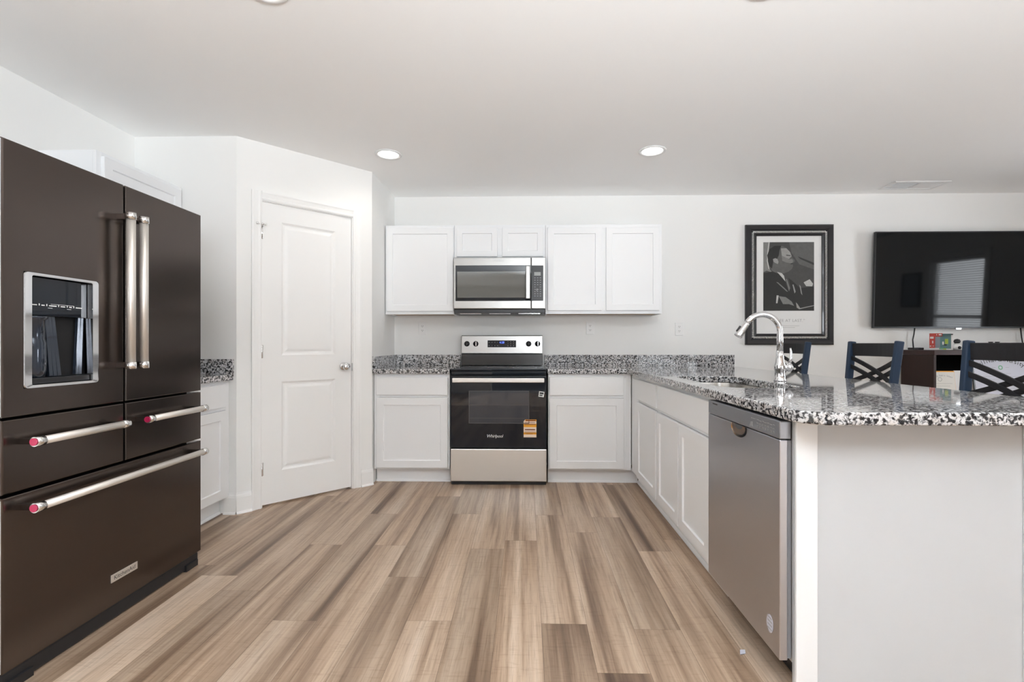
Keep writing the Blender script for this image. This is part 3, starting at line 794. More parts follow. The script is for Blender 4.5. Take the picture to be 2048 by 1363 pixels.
for i in range(3):
    for j in range(3): b.box(-.165 + .025 * i, -.165 + .025 * i + .006, GB - .0006, GB - .0003, 1.094 + .018 * j, 1.098 + .018 * j)
b.build('button_marks', 'print_grey', dsp)
for x, stripe in ((-.532, 0), (-.452, 1), (.024, 0), (.104, 1)):
    b = MB(); b.lathe([(0, 0), (.0245, 0), (.0245, .006), (.021, .010), (.019, .026), (0, .028)], (x, GB + .008, 1.114), -EY)
    kb = b.build('knob', 'black_plastic', bg)
    b = MB(); sx = .003 if stripe else .0012
    b.box(x - sx + (.004 if stripe else 0), x + sx + (.004 if stripe else 0), GB - .0225, GB - .019, 1.096, 1.132); b.build('pointer', 'chrome_soft' if stripe else 'dark_grey', kb)

# ------------------------------------------------------------------ microwave
r = thing('microwave', 'stainless over-the-range microwave hung under the short wall cabinet', 'microwave', (-.224, 4.25, 1.39))
M0, M1, MY = -.612, .166, 4.058
b = MB(); b.box(M0 + .004, M1 - .004, MY + .03, YB - .006, 1.392, 1.842); b.build('body', 'black_enamel', r)
b = MB(); b.box(M0, M1 - .123, MY, MY + .035, 1.408, 1.842); md = b.build('door', 'stainless', r, bevel=.006)
b = MB(); b.box(M1 - .121, M1, MY, MY + .035, 1.408, 1.842); mp = b.build('control_panel', 'stainless', r, bevel=.006)
b = MB(); b.box(M0 + .018, M1 - .124, MY - .0015, MY - .0002, 1.474, 1.774); b.build('door_glass', 'black_glass', md)
b = MB(); b.box(M0 + .032, M1 - .172, MY - .0024, MY - .0016, 1.502, 1.722); b.build('window', 'mw_window', md)
b = MB(); b.box(M1 - .168, M1 - .130, MY - .045, MY - .028, 1.488, 1.764); mh = b.build('handle', 'stainless', md, bevel=.006)
for z in (1.50, 1.72):
    b = MB(); b.box(M1 - .162, M1 - .136, MY - .0278, MY - .003, z, z + .03); b.build('handle_mount', 'dark_grey', mh)
b = MB(); b.text('Whirlpool', (M0 + .382, MY - .0006, 1.812), EX, EZ, -EY, .022); b.build('logo', 'print_grey', md)
b = MB(); b.box(M1 - .119, M1 - .020, MY - .0015, MY - .0002, 1.474, 1.772); kp = b.build('keypad', 'black_plastic', mp)
b = MB(); b.box(M1 - .097, M1 - .042, MY - .0022, MY - .0016, 1.686, 1.716); b.build('display', 'display_grey', kp)
b = MB()
for j in range(9):
    for i in range(3):
        if j in (4,) and i == 1: continue
        b.box(M1 - .096 + .023 * i, M1 - .085 + .023 * i, MY - .0020, MY - .0016, 1.665 - .019 * j, 1.669 - .019 * j)
b.box(M1 - .085, M1 - .060, MY - .0020, MY - .0016, 1.566, 1.570); b.box(M1 - .0745, M1 - .0705, MY - .0020, MY - .0016, 1.556, 1.580)
b.build('key_marks', 'print_grey', kp)
b = MB(); b.box(M0 + .004, M1 - .004, MY + .008, MY + .34, 1.372, 1.405); b.build('bottom_vent', 'black_plastic', r, bevel=.004)
b = MB()
for i in range(3): b.box(M0 + .05 + .25 * i, M0 + .23 + .25 * i, MY + .03, MY + .10, 1.369, 1.372)
b.build('filter', 'chrome_soft', r)

# ------------------------------------------------------------------ refrigerator
FXR = -1.650
r = thing('refrigerator', 'tall dark stainless french-door refrigerator with a dispenser, against the left wall', 'refrigerator', (-2.1, 1.948, 0))
y0, ym0, ym1, y1 = 1.483, 1.9425, 1.9535, 2.414
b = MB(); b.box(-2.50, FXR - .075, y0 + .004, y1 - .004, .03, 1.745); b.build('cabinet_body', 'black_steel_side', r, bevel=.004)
b = MB(); b.box(FXR - .075, FXR - .066, y0 + .012, y1 - .012, .06, 1.74); b.build('gasket', 'dark_void', r)
b = MB(); b.box(FXR - .11, FXR - .012, y0 + .004, y1 - .004, .004, .060); b.build('toe_grille', 'black_plastic', r, bevel=.006)
b = MB()
b.box(FXR - .02, FXR - .002, y1 - .10, y1 - .02, 0, .03); b.build('foot', 'black_plastic', r)
b = MB(); b.box(FXR - .02, FXR - .002, y0 + .02, y0 + .10, 0, .03); b.build('foot', 'black_plastic', r)
def fdoor(name, a, c, z0, z1, hole=None):
    b = MB(); O = V((FXR - .064, a, z0)); w, h, t = c - a, z1 - z0, .064; e = .004
    if not hole:
        b.rings(O, EY, EZ, EX, [(0, w, 0, h, 0), (0, w, 0, h, t - e), (e * .3, w - e * .3, e * .3, h - e * .3, t - e * .3), (e, w - e, e, h - e, t)])
    else:
        b.rings(O, EY, EZ, EX, [(0, w, 0, h, 0), (0, w, 0, h, t - e), (e * .3, w - e * .3, e * .3, h - e * .3, t - e * .3), (e, w - e, e, h - e, t)], fill=False)
        h0, h1, k0, k1 = hole[0] - a, hole[1] - a, hole[2] - z0, hole[3] - z0
        b.rings(O, EY, EZ, EX, [(e, w - e, e, h - e, t), (h0, h1, k0, k1, t), (h0, h1, k0, k1, t - .05)], fill=True, back=False)
    d = b.build(name, ['black_steel'], r)
    return d
DH = (1.548, 1.824, .963, 1.351)
dl = fdoor('door', y0, ym0, .876, 1.764, DH)
dr_ = fdoor('door', ym1, y1, .876, 1.764)
w1 = fdoor('drawer', y0, ym0, .632, .868); w2 = fdoor('drawer', ym1, y1, .632, .868); wf = fdoor('freezer_drawer', y0, y1, .066, .622)
b = MB(); b.box(FXR - .060, FXR - .004, y0 - .0015, y0 - .0002, .88, 1.76); b.build('edge_strip', 'bright_edge', dl)
b = MB(); b.box(FXR - .060, FXR - .004, y0 - .0015, y0 - .0002, .07, .615); b.build('edge_strip', 'bright_edge', wf)
# dispenser
def loopframe(b, O, u, v, n, w, h, r, ins, d0_, d1_):
    outer = rrect(0, w, 0, h, r); inner = rrect(ins, w - ins, ins, h - ins, max(r - ins, .002)); O = V(O)
    N_ = len(outer); P = lambda q, d: O + u * q[0] + v * q[1] + n * d
    for i in range(N_):
        j = (i + 1) % N_
        b.f([P(outer[i], d0_), P(outer[j], d0_), P(outer[j], d1_), P(outer[i], d1_)])
        b.f([P(outer[i], d1_), P(outer[j], d1_), P(inner[j], d1_), P(inner[i], d1_)])
        b.f([P(inner[i], d1_), P(inner[j], d1_), P(inner[j], d0_ - .045), P(inner[i], d0_ - .045)])
b = MB(); dw, dh = DH[1] - DH[0], DH[3] - DH[2]
FO = V((FXR + .0002, DH[0], DH[2])); fr = []
for q0, q1, q2, q3, dd, rad in ((0, dw, 0, dh, 0, .012), (.001, dw - .001, .001, dh - .001, .003, .012), (.004, dw - .004, .004, dh - .004, .003, .010), (.025, dw - .025, .010, dh - .010, .0024, .006), (.026, dw - .026, .011, dh - .011, -.046, .005)):
    fr.append([b.b.verts.new(FO + EY * p + EZ * q + EX * dd) for p, q in rrect(q0, q1, q2, q3, rad)])
for A, B_ in zip(fr, fr[1:]):
    for i in range(len(A)): b.b.faces.new([A[i], A[(i + 1) % len(A)], B_[(i + 1) % len(A)], B_[i]])
b.build('dispenser_frame', 'chrome', dl)
b = MB(); b.box(FXR - .052, FXR - .047, DH[0] + .006, DH[1] - .006, DH[2] + .006, DH[3] - .006); b.build('dispenser_cavity', 'dark_void', dl)
zc = 1.208
b = MB(); b.box(FXR - .046, FXR - .020, DH[0] + .0265, DH[1] - .0265, zc, DH[3] - .0115); pn = b.build('dispenser_panel', 'black_glass', dl, bevel=.002)
b = MB(); x = FXR - .0195
yy = DH[0] + .040
for L_ in (.022, .003, .011, .003, .027, .003, .017, .003, .010, .003, .024):
    b.obox((x, yy, 1.243), EY, EZ, EX, L_, .0035 if L_ > .004 else .007, .0004); yy += L_ + .0062
b.obox((x, DH[0] + .11, 1.250), EY, EZ, EX, .085, .0012, .0004); b.obox((x, DH[0] + .10, 1.236), EY, EZ, EX, .016, .0014, .0004); b.obox((x, DH[0] + .17, 1.236), EY, EZ, EX, .016, .0014, .0004)
b.build('panel_marks', 'print_white', pn)
b = MB(); b.box(FXR - .046, FXR - .008, DH[0] + .027, DH[1] - .027, DH[2] + .0115, DH[2] + .032); b.build('drip_tray', 'black_plastic', dl, bevel=.003)
b = MB(); yc = DH[0] + .066
b.lathe([(.0, .0), (.036, 0), (.040, .03), (.041, .12), (.037, .135), (.037, .20), (.044, .205), (.044, .212), (0, .214)], (FXR - .010 - .036, yc, DH[2] + .031), EZ); b.build('water_paddle', 'fridge_cup', dl)
b = MB(); 
for q in range(3): b.bar([V((FXR - .030, DH[0] + .117 + .015 * q, DH[2] + .035)), V((FXR - .038, DH[0] + .108 + .011 * q, zc))], .013, .012, EY)
b.build('ice_paddle', 'fridge_cup', dl)
b = MB()
for q in range(2): b.bar([V((FXR - .034, DH[1] - .058 + .014 * q, DH[2] + .035)), V((FXR - .034, DH[1] - .046 + .009 * q, zc))], .012, .010, EY)
b.build('side_rib', 'fridge_cup', dl)
# handles
HX = FXR + .054
def vhandle(par, y, z0, z1):
    b = MB(); b.cyl((HX, y, z0 + .02), (HX, y, z1 - .02), .0158, seg=20); h = b.build('handle', 'handle_steel', par)
    for z in (z0, z1):
        s_ = 1 if z == z0 else -1
        b = MB(); b.cyl((HX, y, z - .001 * s_), (HX, y, z + .026 * s_), .0185, seg=20); b.mi = 1; b.obox((FXR + .0002, y - .010, z + (.004 if s_ > 0 else -.026)), EX, EY, EZ, .045, .020, .022)
        b.build('handle_mount', ['chrome_soft', 'black_steel'], h)
    return h
vhandle(dl, 1.915, 1.012, 1.640); vhandle(dr_, 1.981, 1.012, 1.640)
def hhandle(par, a, c, z):
    b = MB(); b.cyl((HX, a + .02, z), (HX, c - .02, z), .0135, seg=20); h = b.build('handle', 'handle_steel', par)
    for yv, s_ in ((a, 1), (c, -1)):
        b = MB(); b.cyl((HX, yv, z), (HX, yv + .030 * s_, z), .0160, seg=20); b.mi = 1; b.obox((FXR + .0002, yv + (.006 if s_ > 0 else -.026), z - .009), EX, EY, EZ, .045, .020, .018)
        b.build('handle_mount', ['chrome_soft', 'black_steel'], h)
    b = MB(); b.cyl((HX, a - .003, z), (HX, a - .0002, z), .0125, seg=20); b.build('medallion', 'medallion_red', h)['label'] = 'red end medallion'
hhandle(w1, 1.530, 1.900, .793); hhandle(w2, 2.000, 2.372, .793); hhandle(wf, 1.530, 2.372, .578)
b = MB(); b.obox((FXR + .0003, 1.880, .160), EY, EZ, EX, .130, .031, .003); bd = b.build('badge', 'handle_steel', wf, bevel=.001)
b = MB(); b.text('KitchenAid', (FXR + .0035, 1.945, .1755), EY, EZ, EX, .0235); b.build('badge_lettering', 'black_print', bd)

# ------------------------------------------------------------------ wall outlets, lights, vent
def outlet(x, z, label):
    r = thing('wall_outlet', label, 'outlet', (x, YB, z), 'outlets along the back wall')
    b = MB(); b.box(x - .036, x + .036, YB - .007, YB - .0005, z - .059, z + .059); b.build('cover_plate', 'white_plastic', r, bevel=.003)
    for dz_ in (-.020, .020):
        b = MB(); b.prism(rrect(-.016, .016, -.014, .014, .007), (x, YB - .007, z + dz_), EX, EZ, -EY, .0018)
        rc = b.build('receptacle', 'white_plastic', r)
        b = MB(); 
        for sx in (-.0065, .0065): b.box(x + sx - .0013, x + sx + .0013, YB - .0094, YB - .0089, z + dz_ - .002, z + dz_ + .007)
        b.cyl((x, YB - .0094, z + dz_ - .007), (x, YB - .0089, z + dz_ - .007), .0026, seg=10); b.build('slot', 'black_print', rc)
outlet(-.960, 1.257, 'white outlet on the wall left of the range, under the single-door cabinet')
outlet(.590, 1.260, 'white outlet on the wall right of the range, under the two-door cabinet')
outlet(1.404, 1.250, 'white outlet on the bare wall left of the framed picture')
LAMPS = [(-.990, 3.45, 'small round recessed ceiling light near the pantry wall'), (.893, 3.43, 'small round recessed ceiling light above the kitchen corner'),
         (-1.00, 1.815, 'round recessed ceiling light cut by the top edge, left of centre'), (.92, 1.835, 'round recessed ceiling light cut by the top edge, right of centre')]
LP = None
def lamp(x, y, label):
    r = thing('recessed_light', label, 'ceiling light', (x, y, CZ), 'recessed ceiling lights')
    b = MB(); b.lathe([(.070, -.001), (.094, -.001), (.096, -.004), (.090, -.008), (.074, -.006), (.070, -.001)], (x, y, CZ), EZ, seg=40); b.build('trim_ring', 'vent_white', r)
    b = MB(); b.lathe([(0, -.0025), (.072, -.0025)], (x, y, CZ), EZ, seg=40); b.build('lens', 'lamp_lens', r)
    a = area('recessed_lamp', (x, y, CZ - .015), (0, 0, 0), .14, .14, 1.5, (1.0, .95, .88), 'DISK'); a.data.spread = math.radians(150)
for x, y, lb in LAMPS: lamp(x, y, lb)
r = thing('ceiling_vent', 'white slatted air vent in the ceiling near the back wall', 'vent', (3.33, 4.22, CZ))
b = MB()
b.rings((3.10, 4.115, CZ - .0005), EX, EY, -EZ, [(0, .46, 0, .21, 0), (0, .46, 0, .21, .004), (.012, .448, .012, .198, .009), (.03, .43, .03, .18, .006), (.03, .43, .03, .18, .0005)], fill=False, back=False)
b.build('frame', 'vent_white', r, recalc=True)
b = MB(); b.box(3.13, 3.325, 4.145, 4.295, CZ - .002, CZ - .0006); b.build('duct', 'vent_dark', r)
b = MB()
for k in range(10):
    b.obox((3.13, 4.150 + .015 * k, CZ - .003), EX, V((0, .3, -.9)).normalized(), V((0, .9, .3)).normalized(), .19, .003, .0008)
for k in range(10):
    b.obox((3.335, 4.150 + .015 * k, CZ - .003), EX, V((0, 1, -.1)).normalized(), V((0, .1, 1)).normalized(), .195, .0155, .001)
b.build('slat', 'vent_white', r)

# ------------------------------------------------------------------ framed picture
r = thing('framed_picture', 'tall black framed black-and-white portrait print on the back wall', 'picture', (2.395, YB - .02, 1.105))
f0, f1, g0, g1 = 2.000, 2.790, 1.105, 2.197
O = V((f0, YB - .002, g0)); w, h = f1 - f0, g1 - g0
b = MB(); s_ = .115
b.rings(O, EX, EZ, -EY, [(0, w, 0, h, 0), (0, w, 0, h, .020), (.010, w - .010, .010, h - .010, .030), (.042, w - .042, .042, h - .042, .026), (.050, w - .050, .050, h - .050, .016),
                          (.082, w - .082, .082, h - .082, .016), (.088, w - .088, .088, h - .088, .020), (.100, w - .100, .100, h - .100, .014), (.102, w - .102, .102, h - .102, .006)], fill=False)
b.build('frame', 'frame_black', r)
b = MB()
def rope(p, q, nn_):
    p, q = V(p), V(q); u = (q - p); L = u.length; u.normalize(); sdir = u.cross(V((0, -1, 0)))
    k = int(L / .0125)
    for i in range(k):
        c = p + u * (L * (i + .5) / k); dv = (u * .5 + sdir * .86).normalized()
        b.tube([c - dv * .0105 + V((0, .002, 0)), c + V((0, -.003, 0)), c + dv * .0105 + V((0, .002, 0))], [.0026, .0034, .0026], seg=6)
m_ = .066; yq = YB - .019
rope((f0 + m_, yq, g0 + m_), (f1 - m_, yq, g0 + m_), 0); rope((f0 + m_, yq, g1 - m_), (f1 - m_, yq, g1 - m_), 0)
rope((f0 + m_, yq, g0 + m_), (f0 + m_, yq, g1 - m_), 0); rope((f1 - m_, yq, g0 + m_), (f1 - m_, yq, g1 - m_), 0)
b.build('rope_moulding', 'rope_silver', r)['label'] = 'silver rope moulding'
b = MB(); b.box(f0 + .098, f1 - .098, YB - .007, YB - .004, g0 + .098, g1 - .098); b.build('print_sheet', 'mat_white', r)
# generic portrait of a suited man, laid out on the sheet in a 0..592 x 0..775 field
b = MB(); PXW, PZ1, PZ0 = (2.165, 2.622), 2.040, 1.415
def pz(poly, m, d):
    b.mi = m
    b.poly([(PXW[0] + (PXW[1] - PXW[0]) * x / 592, PZ1 - (PZ1 - PZ0) * y / 775) for x, y in poly][::-1], (0, YB - .0072, 0), EX, EZ, -EY, d)
G = ['photo_g05', 'photo_g10', 'photo_g20', 'photo_g30', 'photo_g45', 'photo_g60', 'photo_g80']
pz([(0, 0), (592, 0), (592, 775), (0, 775)], 2, 0)
pz([(300, 0), (592, 0), (592, 310), (420, 250), (330, 120)], 3, .0001)
pz([(400, 160), (592, 235), (592, 262), (430, 190)], 1, .0002)
pz([(0, 0), (75, 0), (60, 90), (45, 200), (70, 300), (110, 345), (40, 320), (0, 340)], 4, .0002)
pz([(60, 0), (75, 0), (62, 110), (52, 210), (75, 310), (60, 300), (40, 210), (48, 100)], 6, .0003)
pz([(0, 350), (110, 330), (200, 345), (330, 430), (430, 520), (592, 500), (592, 775), (0, 775)], 0, .0003)
pz([(45, 150), (70, 80), (130, 42), (210, 40), (270, 66), (312, 110), (330, 150), (338, 178), (368, 205), (366, 222), (350, 232), (352, 246), (344, 258), (348, 272), (336, 300), (300, 330), (250, 350), (190, 360), (110, 330), (70, 270)], 3, .0004)
pz([(45, 150), (70, 80), (130, 42), (210, 40), (190, 90), (180, 150), (160, 190), (120, 200), (100, 300), (70, 270)], 0, .0005)
pz([(205, 70), (270, 70), (312, 112), (330, 160), (300, 190), (250, 170), (215, 150)], 5, .0005)
pz([(215, 150), (300, 195), (335, 190), (350, 215), (330, 240), (270, 230), (220, 210)], 4, .0006)
pz([(112, 190), (140, 180), (165, 190), (178, 225), (170, 248), (140, 235), (118, 220)], 5, .0006)
pz([(268, 142), (318, 148), (318, 156), (268, 152)], 0, .0008)
pz([(322, 238), (352, 240), (350, 248), (318, 250)], 0, .0008)
pz([(160, 335), (215, 350), (262, 400), (292, 470), (262, 450), (215, 395)], 6, .0006)
pz([(240, 375), (280, 372), (300, 430), (318, 520), (300, 560), (268, 480)], 2, .0007)
pz([(262, 420), (275, 415), (310, 520), (300, 552)], 4, .0008)
pz([(150, 450), (170, 452), (250, 520), (290, 560), (270, 556)], 4, .0006)
pz([(340, 480), (352, 478), (378, 560), (364, 580)], 5, .0006)
pz([(420, 480), (436, 500), (456, 600), (440, 580)], 5, .0006)
pz([(470, 455), (540, 420), (580, 470), (570, 500), (500, 498)], 6, .0006)
pz([(155, 600), (180, 602), (165, 690), (148, 690)], 6, .0007)
pz([(180, 610), (260, 620), (330, 670), (360, 720), (300, 700), (230, 700)], 4, .0007)
pz([(380, 680), (400, 700), (430, 745), (592, 712), (592, 720), (420, 758), (390, 740)], 5, .0007)
b.build('portrait_photo', G, r)['label'] = 'grey photograph of a suited man in profile'
b = MB(); b.text('\u201cFREE AT LAST.\u201d', (2.395, YB - .0074, 1.325), EX, EZ, -EY, .036, space=1.12); b.mi = 1
b.box(2.30, 2.49, YB - .0077, YB - .0074, 1.277, 1.279); b.box(2.34, 2.45, YB - .0077, YB - .0074, 1.262, 1.264); b.build('caption', ['print_grey', 'display_grey'], r)

# ------------------------------------------------------------------ television
TL = 1.500; TH = .858
r = thing('television', 'large flat black television mounted on the wall right of the picture', 'television', (3.137 + TL / 2, 4.40, 1.25))
tilt = math.radians(2.0); tu, tv, tn = EX, V((0, -math.sin(tilt), math.cos(tilt))), V((0, -math.cos(tilt), -math.sin(tilt)))
TO = V((3.112, 4.400, 1.254))
b = MB(); b.obox(TO - tn * .0, tu, tv, -tn, TL, TH, .022); b.obox(TO - tn * .022 + tu * .25 + tv * .08, tu, tv, -tn, TL - .5, TH * .55, .022); b.build('casing', 'tv_frame', r, bevel=.003)
b = MB(); b.rings(TO + tn * .0002, tu, tv, tn, [(0, TL, 0, TH, 0), (0, TL, 0, TH, .003), (.009, TL - .009, .014, TH - .009, .003), (.009, TL - .009, .014, TH - .009, .0005)], fill=False, back=False); b.build('bezel', 'tv_frame', r)
b = MB(); b.obox(TO + tn * .0003 + tu * .009 + tv * .014, tu, tv, tn, TL - .018, TH - .023, .0006); b.build('screen', 'tv_screen', r)
b = MB(); b.obox(TO + tu * (TL / 2 - .022) - tv * .010 - tn * .002, tu, tv, tn, .046, .011, .006); b.build('logo_tab', 'chrome_soft', r)
b = MB(); b.box(3.112 + TL / 2 - .25, 3.112 + TL / 2 + .25, 4.432, YB - .001, 1.45, 1.75); b.build('wall_bracket', 'black_plastic', r)
def cable(name, pts, label):
    b = MB(); b.tube(pts, .005, seg=8); tag(b.build(name, 'cable_black'), label, 'cable', 'black cables under the television')
cable('power_cable', [(3.500, 4.425, 1.262), (3.497, 4.43, 1.20), (3.486, 4.43, 1.15), (3.492, 4.43, 1.075)], 'black cable hanging from the television to the streaming box')
cable('power_cable', [(4.430, 4.425, 1.262), (4.445, 4.43, 1.17), (4.462, 4.43, 1.075)], 'black cable hanging from the television behind the nearest chair')

# ------------------------------------------------------------------ media console and what stands on it
CX0, CX1, CY0, CY1, CT = 3.382, 4.95, 4.085, 4.435, 1.060
r = thing('media_console', 'tall dark brown wood media console under the television', 'console', (4.0, 4.28, 0))
b = MB(); b.box(CX0, CX1, CY0 - .01, CY1, CT - .040, CT); b.build('top', 'espresso_top', r, bevel=.003)
b = MB(); b.box(CX0 + .004, CX0 + .024, CY0, CY1, 0, CT - .041); b.build('side_panel', 'espresso', r)
b = MB(); b.box(CX1 - .024, CX1 - .004, CY0, CY1, 0, CT - .041); b.build('side_panel', 'espresso', r)
for x in (4.545,):
    b = MB(); b.box(x, x + .018, CY0, CY1 - .01, .06, CT - .041); b.build('divider', 'espresso', r)
b = MB(); b.box(4.565, CX1 - .026, CY0 - .002, CY0 + .016, .07, CT - .044); b.build('door', 'espresso', r, bevel=.002)
b = MB(); b.box(CX0 + .024, CX1 - .024, CY1 - .008, CY1 - .002, .06, CT - .041); b.build('back_panel', 'dark_void', r)
b = MB(); b.box(CX0 + .024, CX1 - .024, CY0 + .01, CY1 - .01, .04, .06); b.box(CX0 + .025, 4.543, CY0 + .01, CY1 - .01, .55, .57); b.build('shelf', 'espresso', r)
# streaming box
r = thing('streaming_box', 'small dark flat streaming box on the console, left of the toy box', 'streaming box', (3.465, 4.37, CT))
b = MB(); b.box(3.420, 3.510, 4.335, 4.405, CT + .001, CT + .020); sb = b.build('case', 'black_plastic', r, bevel=.004)
b = MB(); b.box(3.422, 3.46, 4.332, 4.3345, CT + .005, CT + .015); b.build('front_panel', 'dark_grey', sb)
# toy box: red and teal carton (picture left plain)
r = thing('toy_box', 'red and teal cardboard toy box standing on the dark console', 'box', (3.555, 4.215, CT))
az = math.radians(40.0); BU, BN = V((math.cos(az), -math.sin(az), 0)), V((-math.sin(az), -math.cos(az), 0)); BW, BH = .152, .143
BO = V((3.555, 4.215, CT + .001)) - BU * (BW / 2)
b = MB(); b.obox(BO, BU, EZ, -BN, BW, BH, .045); bx = b.build('carton', 'paper_white', r, bevel=.002)
b = MB()
def pr(x0, x1, z0, z1, m, d=.0006):
    b.mi = m; b.obox(BO + BU * (BW * x0) + EZ * (BH * z0) + BN * (d - .0004), BU, EZ, BN, BW * (x1 - x0), BH * (z1 - z0), .0004)
pr(.0, .26, .12, 1, 0); pr(.26, .56, .80, 1, 0); pr(.24, .46, .12, .80, 1); pr(.46, .92, .08, .97, 2); pr(.56, .92, .80, .97, 2)
pr(.03, .18, .68, .80, 3, .0009); pr(.12, .17, .40, .55, 3, .0009); pr(.30, .33, .88, .95, 3, .0009); pr(.40, .52, .88, .95, 3, .0009)
pr(.42, .60, .04, .13, 4, .0009); pr(.60, .72, .02, .10, 5, .0009); pr(.55, .62, .32, .50, 3, .0009)
pr(.66, .80, .36, .66, 5, .0009); pr(.62, .74, .26, .34, 6, .0009); pr(.92, 1, .90, .96, 6, .0009); pr(.02, .08, .2, .26, 3, .0009); pr(.14, .2, .22, .25, 3, .0009)
b.build('printed_front', ['red_print', 'slate_print', 'teal_print', 'paper_white', 'green_print', 'lime_print', 'black_print'], bx)
# small black-and-white item beside the carton
r = thing('figurine', 'small black and white figurine on the console, half behind the nearest chair', 'figurine', (3.655, 4.20, CT))
b = MB(); b.lathe([(0, .001), (.022, .002), (.030, .018), (.026, .045), (.014, .058), (0, .060)], (3.666, 4.19, CT)); fb = b.build('body', 'paper_white', r)
b = MB(); b.lathe([(0, 0), (.018, .004), (.024, .018), (.018, .034), (0, .040)], (3.666, 4.188, CT + .056)); b.build('head', 'black_plastic', r)
b = MB(); b.lathe([(0, -.012), (.010, -.008), (.013, 0), (.010, .008), (0, .012)], (3.664, 4.162, CT + .022), EY); b.build('paw', 'black_plastic', fb)
# pair of small black posts seen over the chair rail
for x, lb in ((3.995, 'small black flat-topped post on the console, left one of two'), (4.050, 'small black flat-topped post on the console, right one of two')):
    b = MB(); b.lathe([(0, 0.0), (.022, 0.0), (.022, .006), (.006, .012), (.006, .056), (.013, .062), (.018, .070), (0, .071)], (x, 4.24, CT + .001)); tag(b.build('game_stick', 'black_plastic'), lb, 'post', 'two black posts on the console')
# certificates leaning in the open bays
def arc_text(b, txt, C, u, v, n, rad, a0, a1, size):
    for i, ch in enumerate(txt):
        if ch == ' ': continue
        a = math.radians(a0 + (a1 - a0) * i / (len(txt) - 1))
        uu = u * math.cos(a) + v * math.sin(a); vv = v * math.cos(a) - u * math.sin(a)
        b.text(ch, C + v * (rad * math.cos(a)) - u * (rad * math.sin(a)), uu, vv, n, size)
lean = math.radians(7); lv, ln = V((0, math.sin(lean), math.cos(lean))), V((0, -math.cos(lean), math.sin(lean)))
r = thing('school_certificate', 'cream school certificate with an orange edge leaning in the console bay', 'certificate', (3.50, 4.12, .5705))
O = V((3.412, 4.105, .5715)); w, h = .190, .312
b = MB(); b.obox(O, EX, lv, -ln, w, h + .004, .003); b.build('backing', 'orange_print', r)
b = MB(); b.obox(O + ln * .0002 + EX * .002, EX, lv, ln, w - .004, h - .005, .0008); pp = b.build('sheet', 'paper_cream', r)
b = MB(); arc_text(b, 'Hardy Public School', O + EX * .092 + lv * .098 + ln * .0012, EX, lv, ln, .180, 25, -25, .021); b.mi = 1
for k in range(7): b.obox(O + EX * .02 + lv * (.21 - .022 * k) + ln * .0012, EX, lv, ln, .145 - .02 * (k % 3), .0016, .0003)
b.lathe([(.014, 0), (.017, 0)], O + EX * .065 + lv * .246 + ln * .0014, ln, seg=20)
b.build('lettering', ['print_grey', 'display_grey'], pp)
r = thing('drawing_sheet', 'white sheet with faint sketches, partly hidden behind the framed diploma', 'drawing', (3.68, 4.13, .5705))
O = V((3.622, 4.135, .5715)); b = MB(); b.obox(O, EX, lv, ln, .150, .318, .001); pp = b.build('sheet', 'paper_white', r)
b = MB()
for (p, q) in (((.07, .25), (.10, .30)), ((.10, .30), (.12, .25)), ((.06, .24), (.13, .235)), ((.08, .16), (.12, .13)), ((.10, .17), (.13, .15)), ((.07, .10), (.09, .12))):
    P_, Q_ = O + EX * p[0] + lv * p[1] + ln * .0013, O + EX * q[0] + lv * q[1] + ln * .0013
    b.bar([P_, Q_], .0022, .0006, ln.cross((Q_ - P_).normalized()))
b.build('sketch', 'print_grey', pp)
r = thing('framed_diploma', 'lilac university diploma in a thin black frame behind the nearest chair', 'diploma', (3.98, 4.11, .5705))
O = V((3.745, 4.105, .5715)); w, h = .480, .465
b = MB(); b.rings(O, EX, lv, ln, [(0, w, 0, h, 0), (0, w, 0, h, .012), (.010, w - .010, .010, h - .010, .012), (.010, w - .010, .010, h - .010, .004)], fill=False); b.build('frame', 'frame_black', r)
b = MB(); b.obox(O + EX * .010 + lv * .010 + ln * .003, EX, lv, ln, w - .02, h - .02, .001); pp = b.build('sheet', 'paper_lilac', r)
b = MB(); arc_text(b, 'Sullivan University', O + EX * .238 + lv * .012 + ln * .0043, EX, lv, ln, .400, 28, -28, .052); b.mi = 1
for k, (ww, zz) in enumerate(((.16, .295), (.30, .27), (.26, .245), (.32, .22), (.2, .195), (.3, .17), (.24, .145))): b.obox(O + EX * (.238 - ww / 2) + lv * zz + ln * .0043, EX, lv, ln, ww, .0018, .0003)
b.mi = 2; b.lathe([(.011, 0), (.019, 0)], O + EX * .238 + lv * .345 + ln * .0045, ln, seg=24)
b.mi = 1; b.obox(O + EX * .168 + lv * .345 + ln * .0043, EX, lv, ln, .03, .002, .0003); b.obox(O + EX * .278 + lv * .345 + ln * .0043, EX, lv, ln, .03, .002, .0003)
b.build('lettering', ['black_print', 'print_grey', 'green_print'], pp)

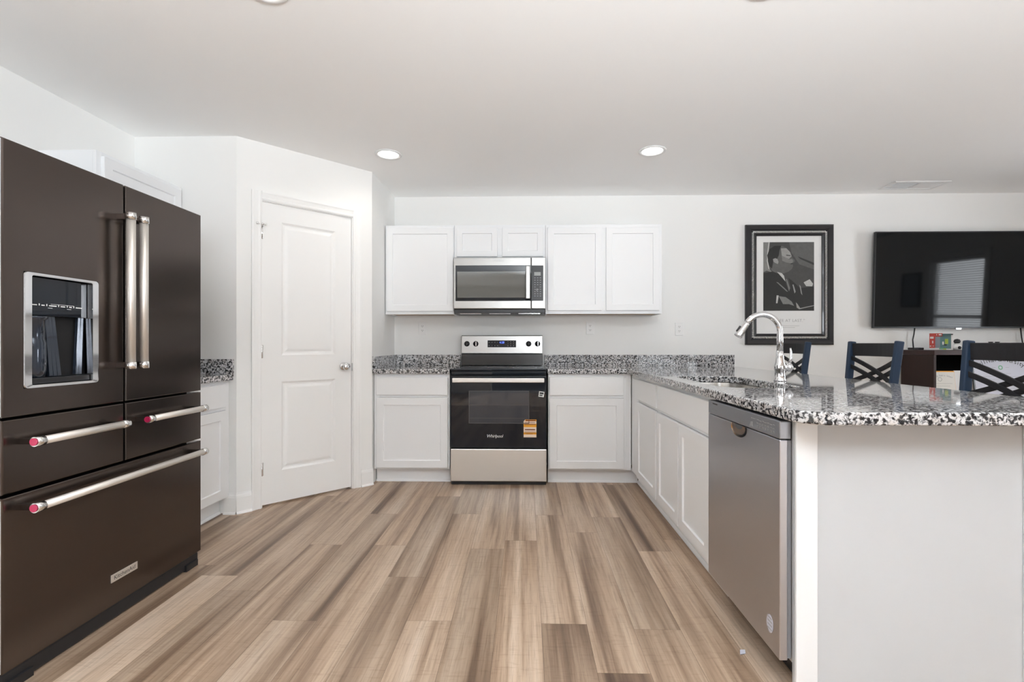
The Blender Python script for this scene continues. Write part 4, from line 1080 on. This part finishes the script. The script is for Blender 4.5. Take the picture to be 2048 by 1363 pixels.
# ------------------------------------------------------------------ bar chairs (face -X, towards the peninsula)
def make_chair():
    r = thing('bar_chair', '', 'chair', (0, 0, 0), 'lattice-back bar chairs at the peninsula')
    hw, hb = .202, .182          # half width of the back at the top and at the seat
    def px(z): return .02 + .055 * max(0, (z - .62)) / .5 + (0.02 * (1 - z / .62) if z < .62 else 0)
    def hy(z): return hb + (hw - hb) * max(0, (z - .62) / .5)
    for s in (-1, 1):
        b = MB(); pts = [V((px(z) + (.03 if z == 0 else 0), s * (hy(z) + (.015 if z == 0 else 0)), z)) for z in (0, .3, .62, .85, 1.128)]
        b.bar(pts, .042, .030, V((1, 0, 0))); b.build('rear_post', 'chair_blue', r, bevel=.007, seg=3)
        b = MB(); b.bar([V((-.37, s * .19, 0)), V((-.36, s * .18, .62))], .036, .030, V((1, 0, 0))); b.build('leg', 'chair_blue', r, bevel=.005)
    b = MB(); b.prism(rrect(-.40, .045, -.205, .205, .05), (0, 0, .622), EX, EY, EZ, .045); b.build('seat', 'seat_vinyl', r, bevel=.012, seg=3)
    def curve(s0, z0, s1, z1, n=10):
        P = []
        for i in range(n + 1):
            t = i / n; y = s0 + (s1 - s0) * t; z = z0 + (z1 - z0) * t
            P.append(V((px(z) + .034 * (1 - (y / .2) ** 2), y, z)))
        return P
    b = MB(); b.bar(curve(-.19, 1.076, .19, 1.076), .082, .016, EZ); b.build('top_rail', 'chair_black', r, bevel=.003)
    for z0, z1 in ((1.022, .868), (.968, .814)):
        for s in (-1, 1):
            b = MB(); P = curve(-.188 * s, z0, .188 * s, z1)
            P = [p + V((.006 * s, 0, 0)) for p in P]
            b.bar(P, .026, .012, EZ); b.build('lattice_slat', 'chair_black', r, bevel=.002)
    b = MB(); b.bar(curve(-.186, .735, .186, .735), .04, .014, EZ); b.build('lower_rail', 'chair_black', r, bevel=.002)
    for s in (-1, 1):
        b = MB(); b.bar([V((-.362, s * .184, .24)), V((.028, s * .190, .24))], .03, .018, EZ); b.build('stretcher', 'chair_blue', r)
    b = MB(); b.bar([V((-.366, -.184, .20)), V((-.366, .184, .20))], .03, .02, EZ); b.build('footrest', 'chair_blue', r)
    return r
chair0 = make_chair()
chairs = [(2.075, 2.190, 0, 'nearest lattice-back bar chair, cut by the right edge'), (2.075, 3.030, 0, 'middle lattice-back bar chair, left of the brown console'),
          (2.075, 3.930, 0, 'farthest lattice-back bar chair, seen behind the chrome faucet')]
for i, (x, y, a, lb) in enumerate(chairs):
    c = chair0 if i == 0 else copy_tree(chair0)
    c.location = (x, y, 0); c.rotation_euler = (0, 0, math.radians(a)); c['label'] = lb

# picture on the right wall, seen only mirrored in the television
r = thing('small_picture', 'small dark framed picture on the right wall, mirrored in the television', 'picture', (XR - .01, 2.15, 1.55))
O = V((XR - .002, 2.30, 1.45)); b = MB(); b.rings(O, -EY, EZ, -EX, [(0, .32, 0, .46, 0), (0, .32, 0, .46, .02), (.03, .29, .03, .43, .02), (.03, .29, .03, .43, .008)], fill=False); b.build('frame', 'frame_black', r)
b = MB(); b.obox(O - EX * .006 - EY * .03 + EZ * .03, -EY, EZ, -EX, .26, .40, .001); b.build('print_sheet', 'slate_print', r)

for o in list(bpy.data.objects):
    if '_o' in o.keys(): del o['_o']
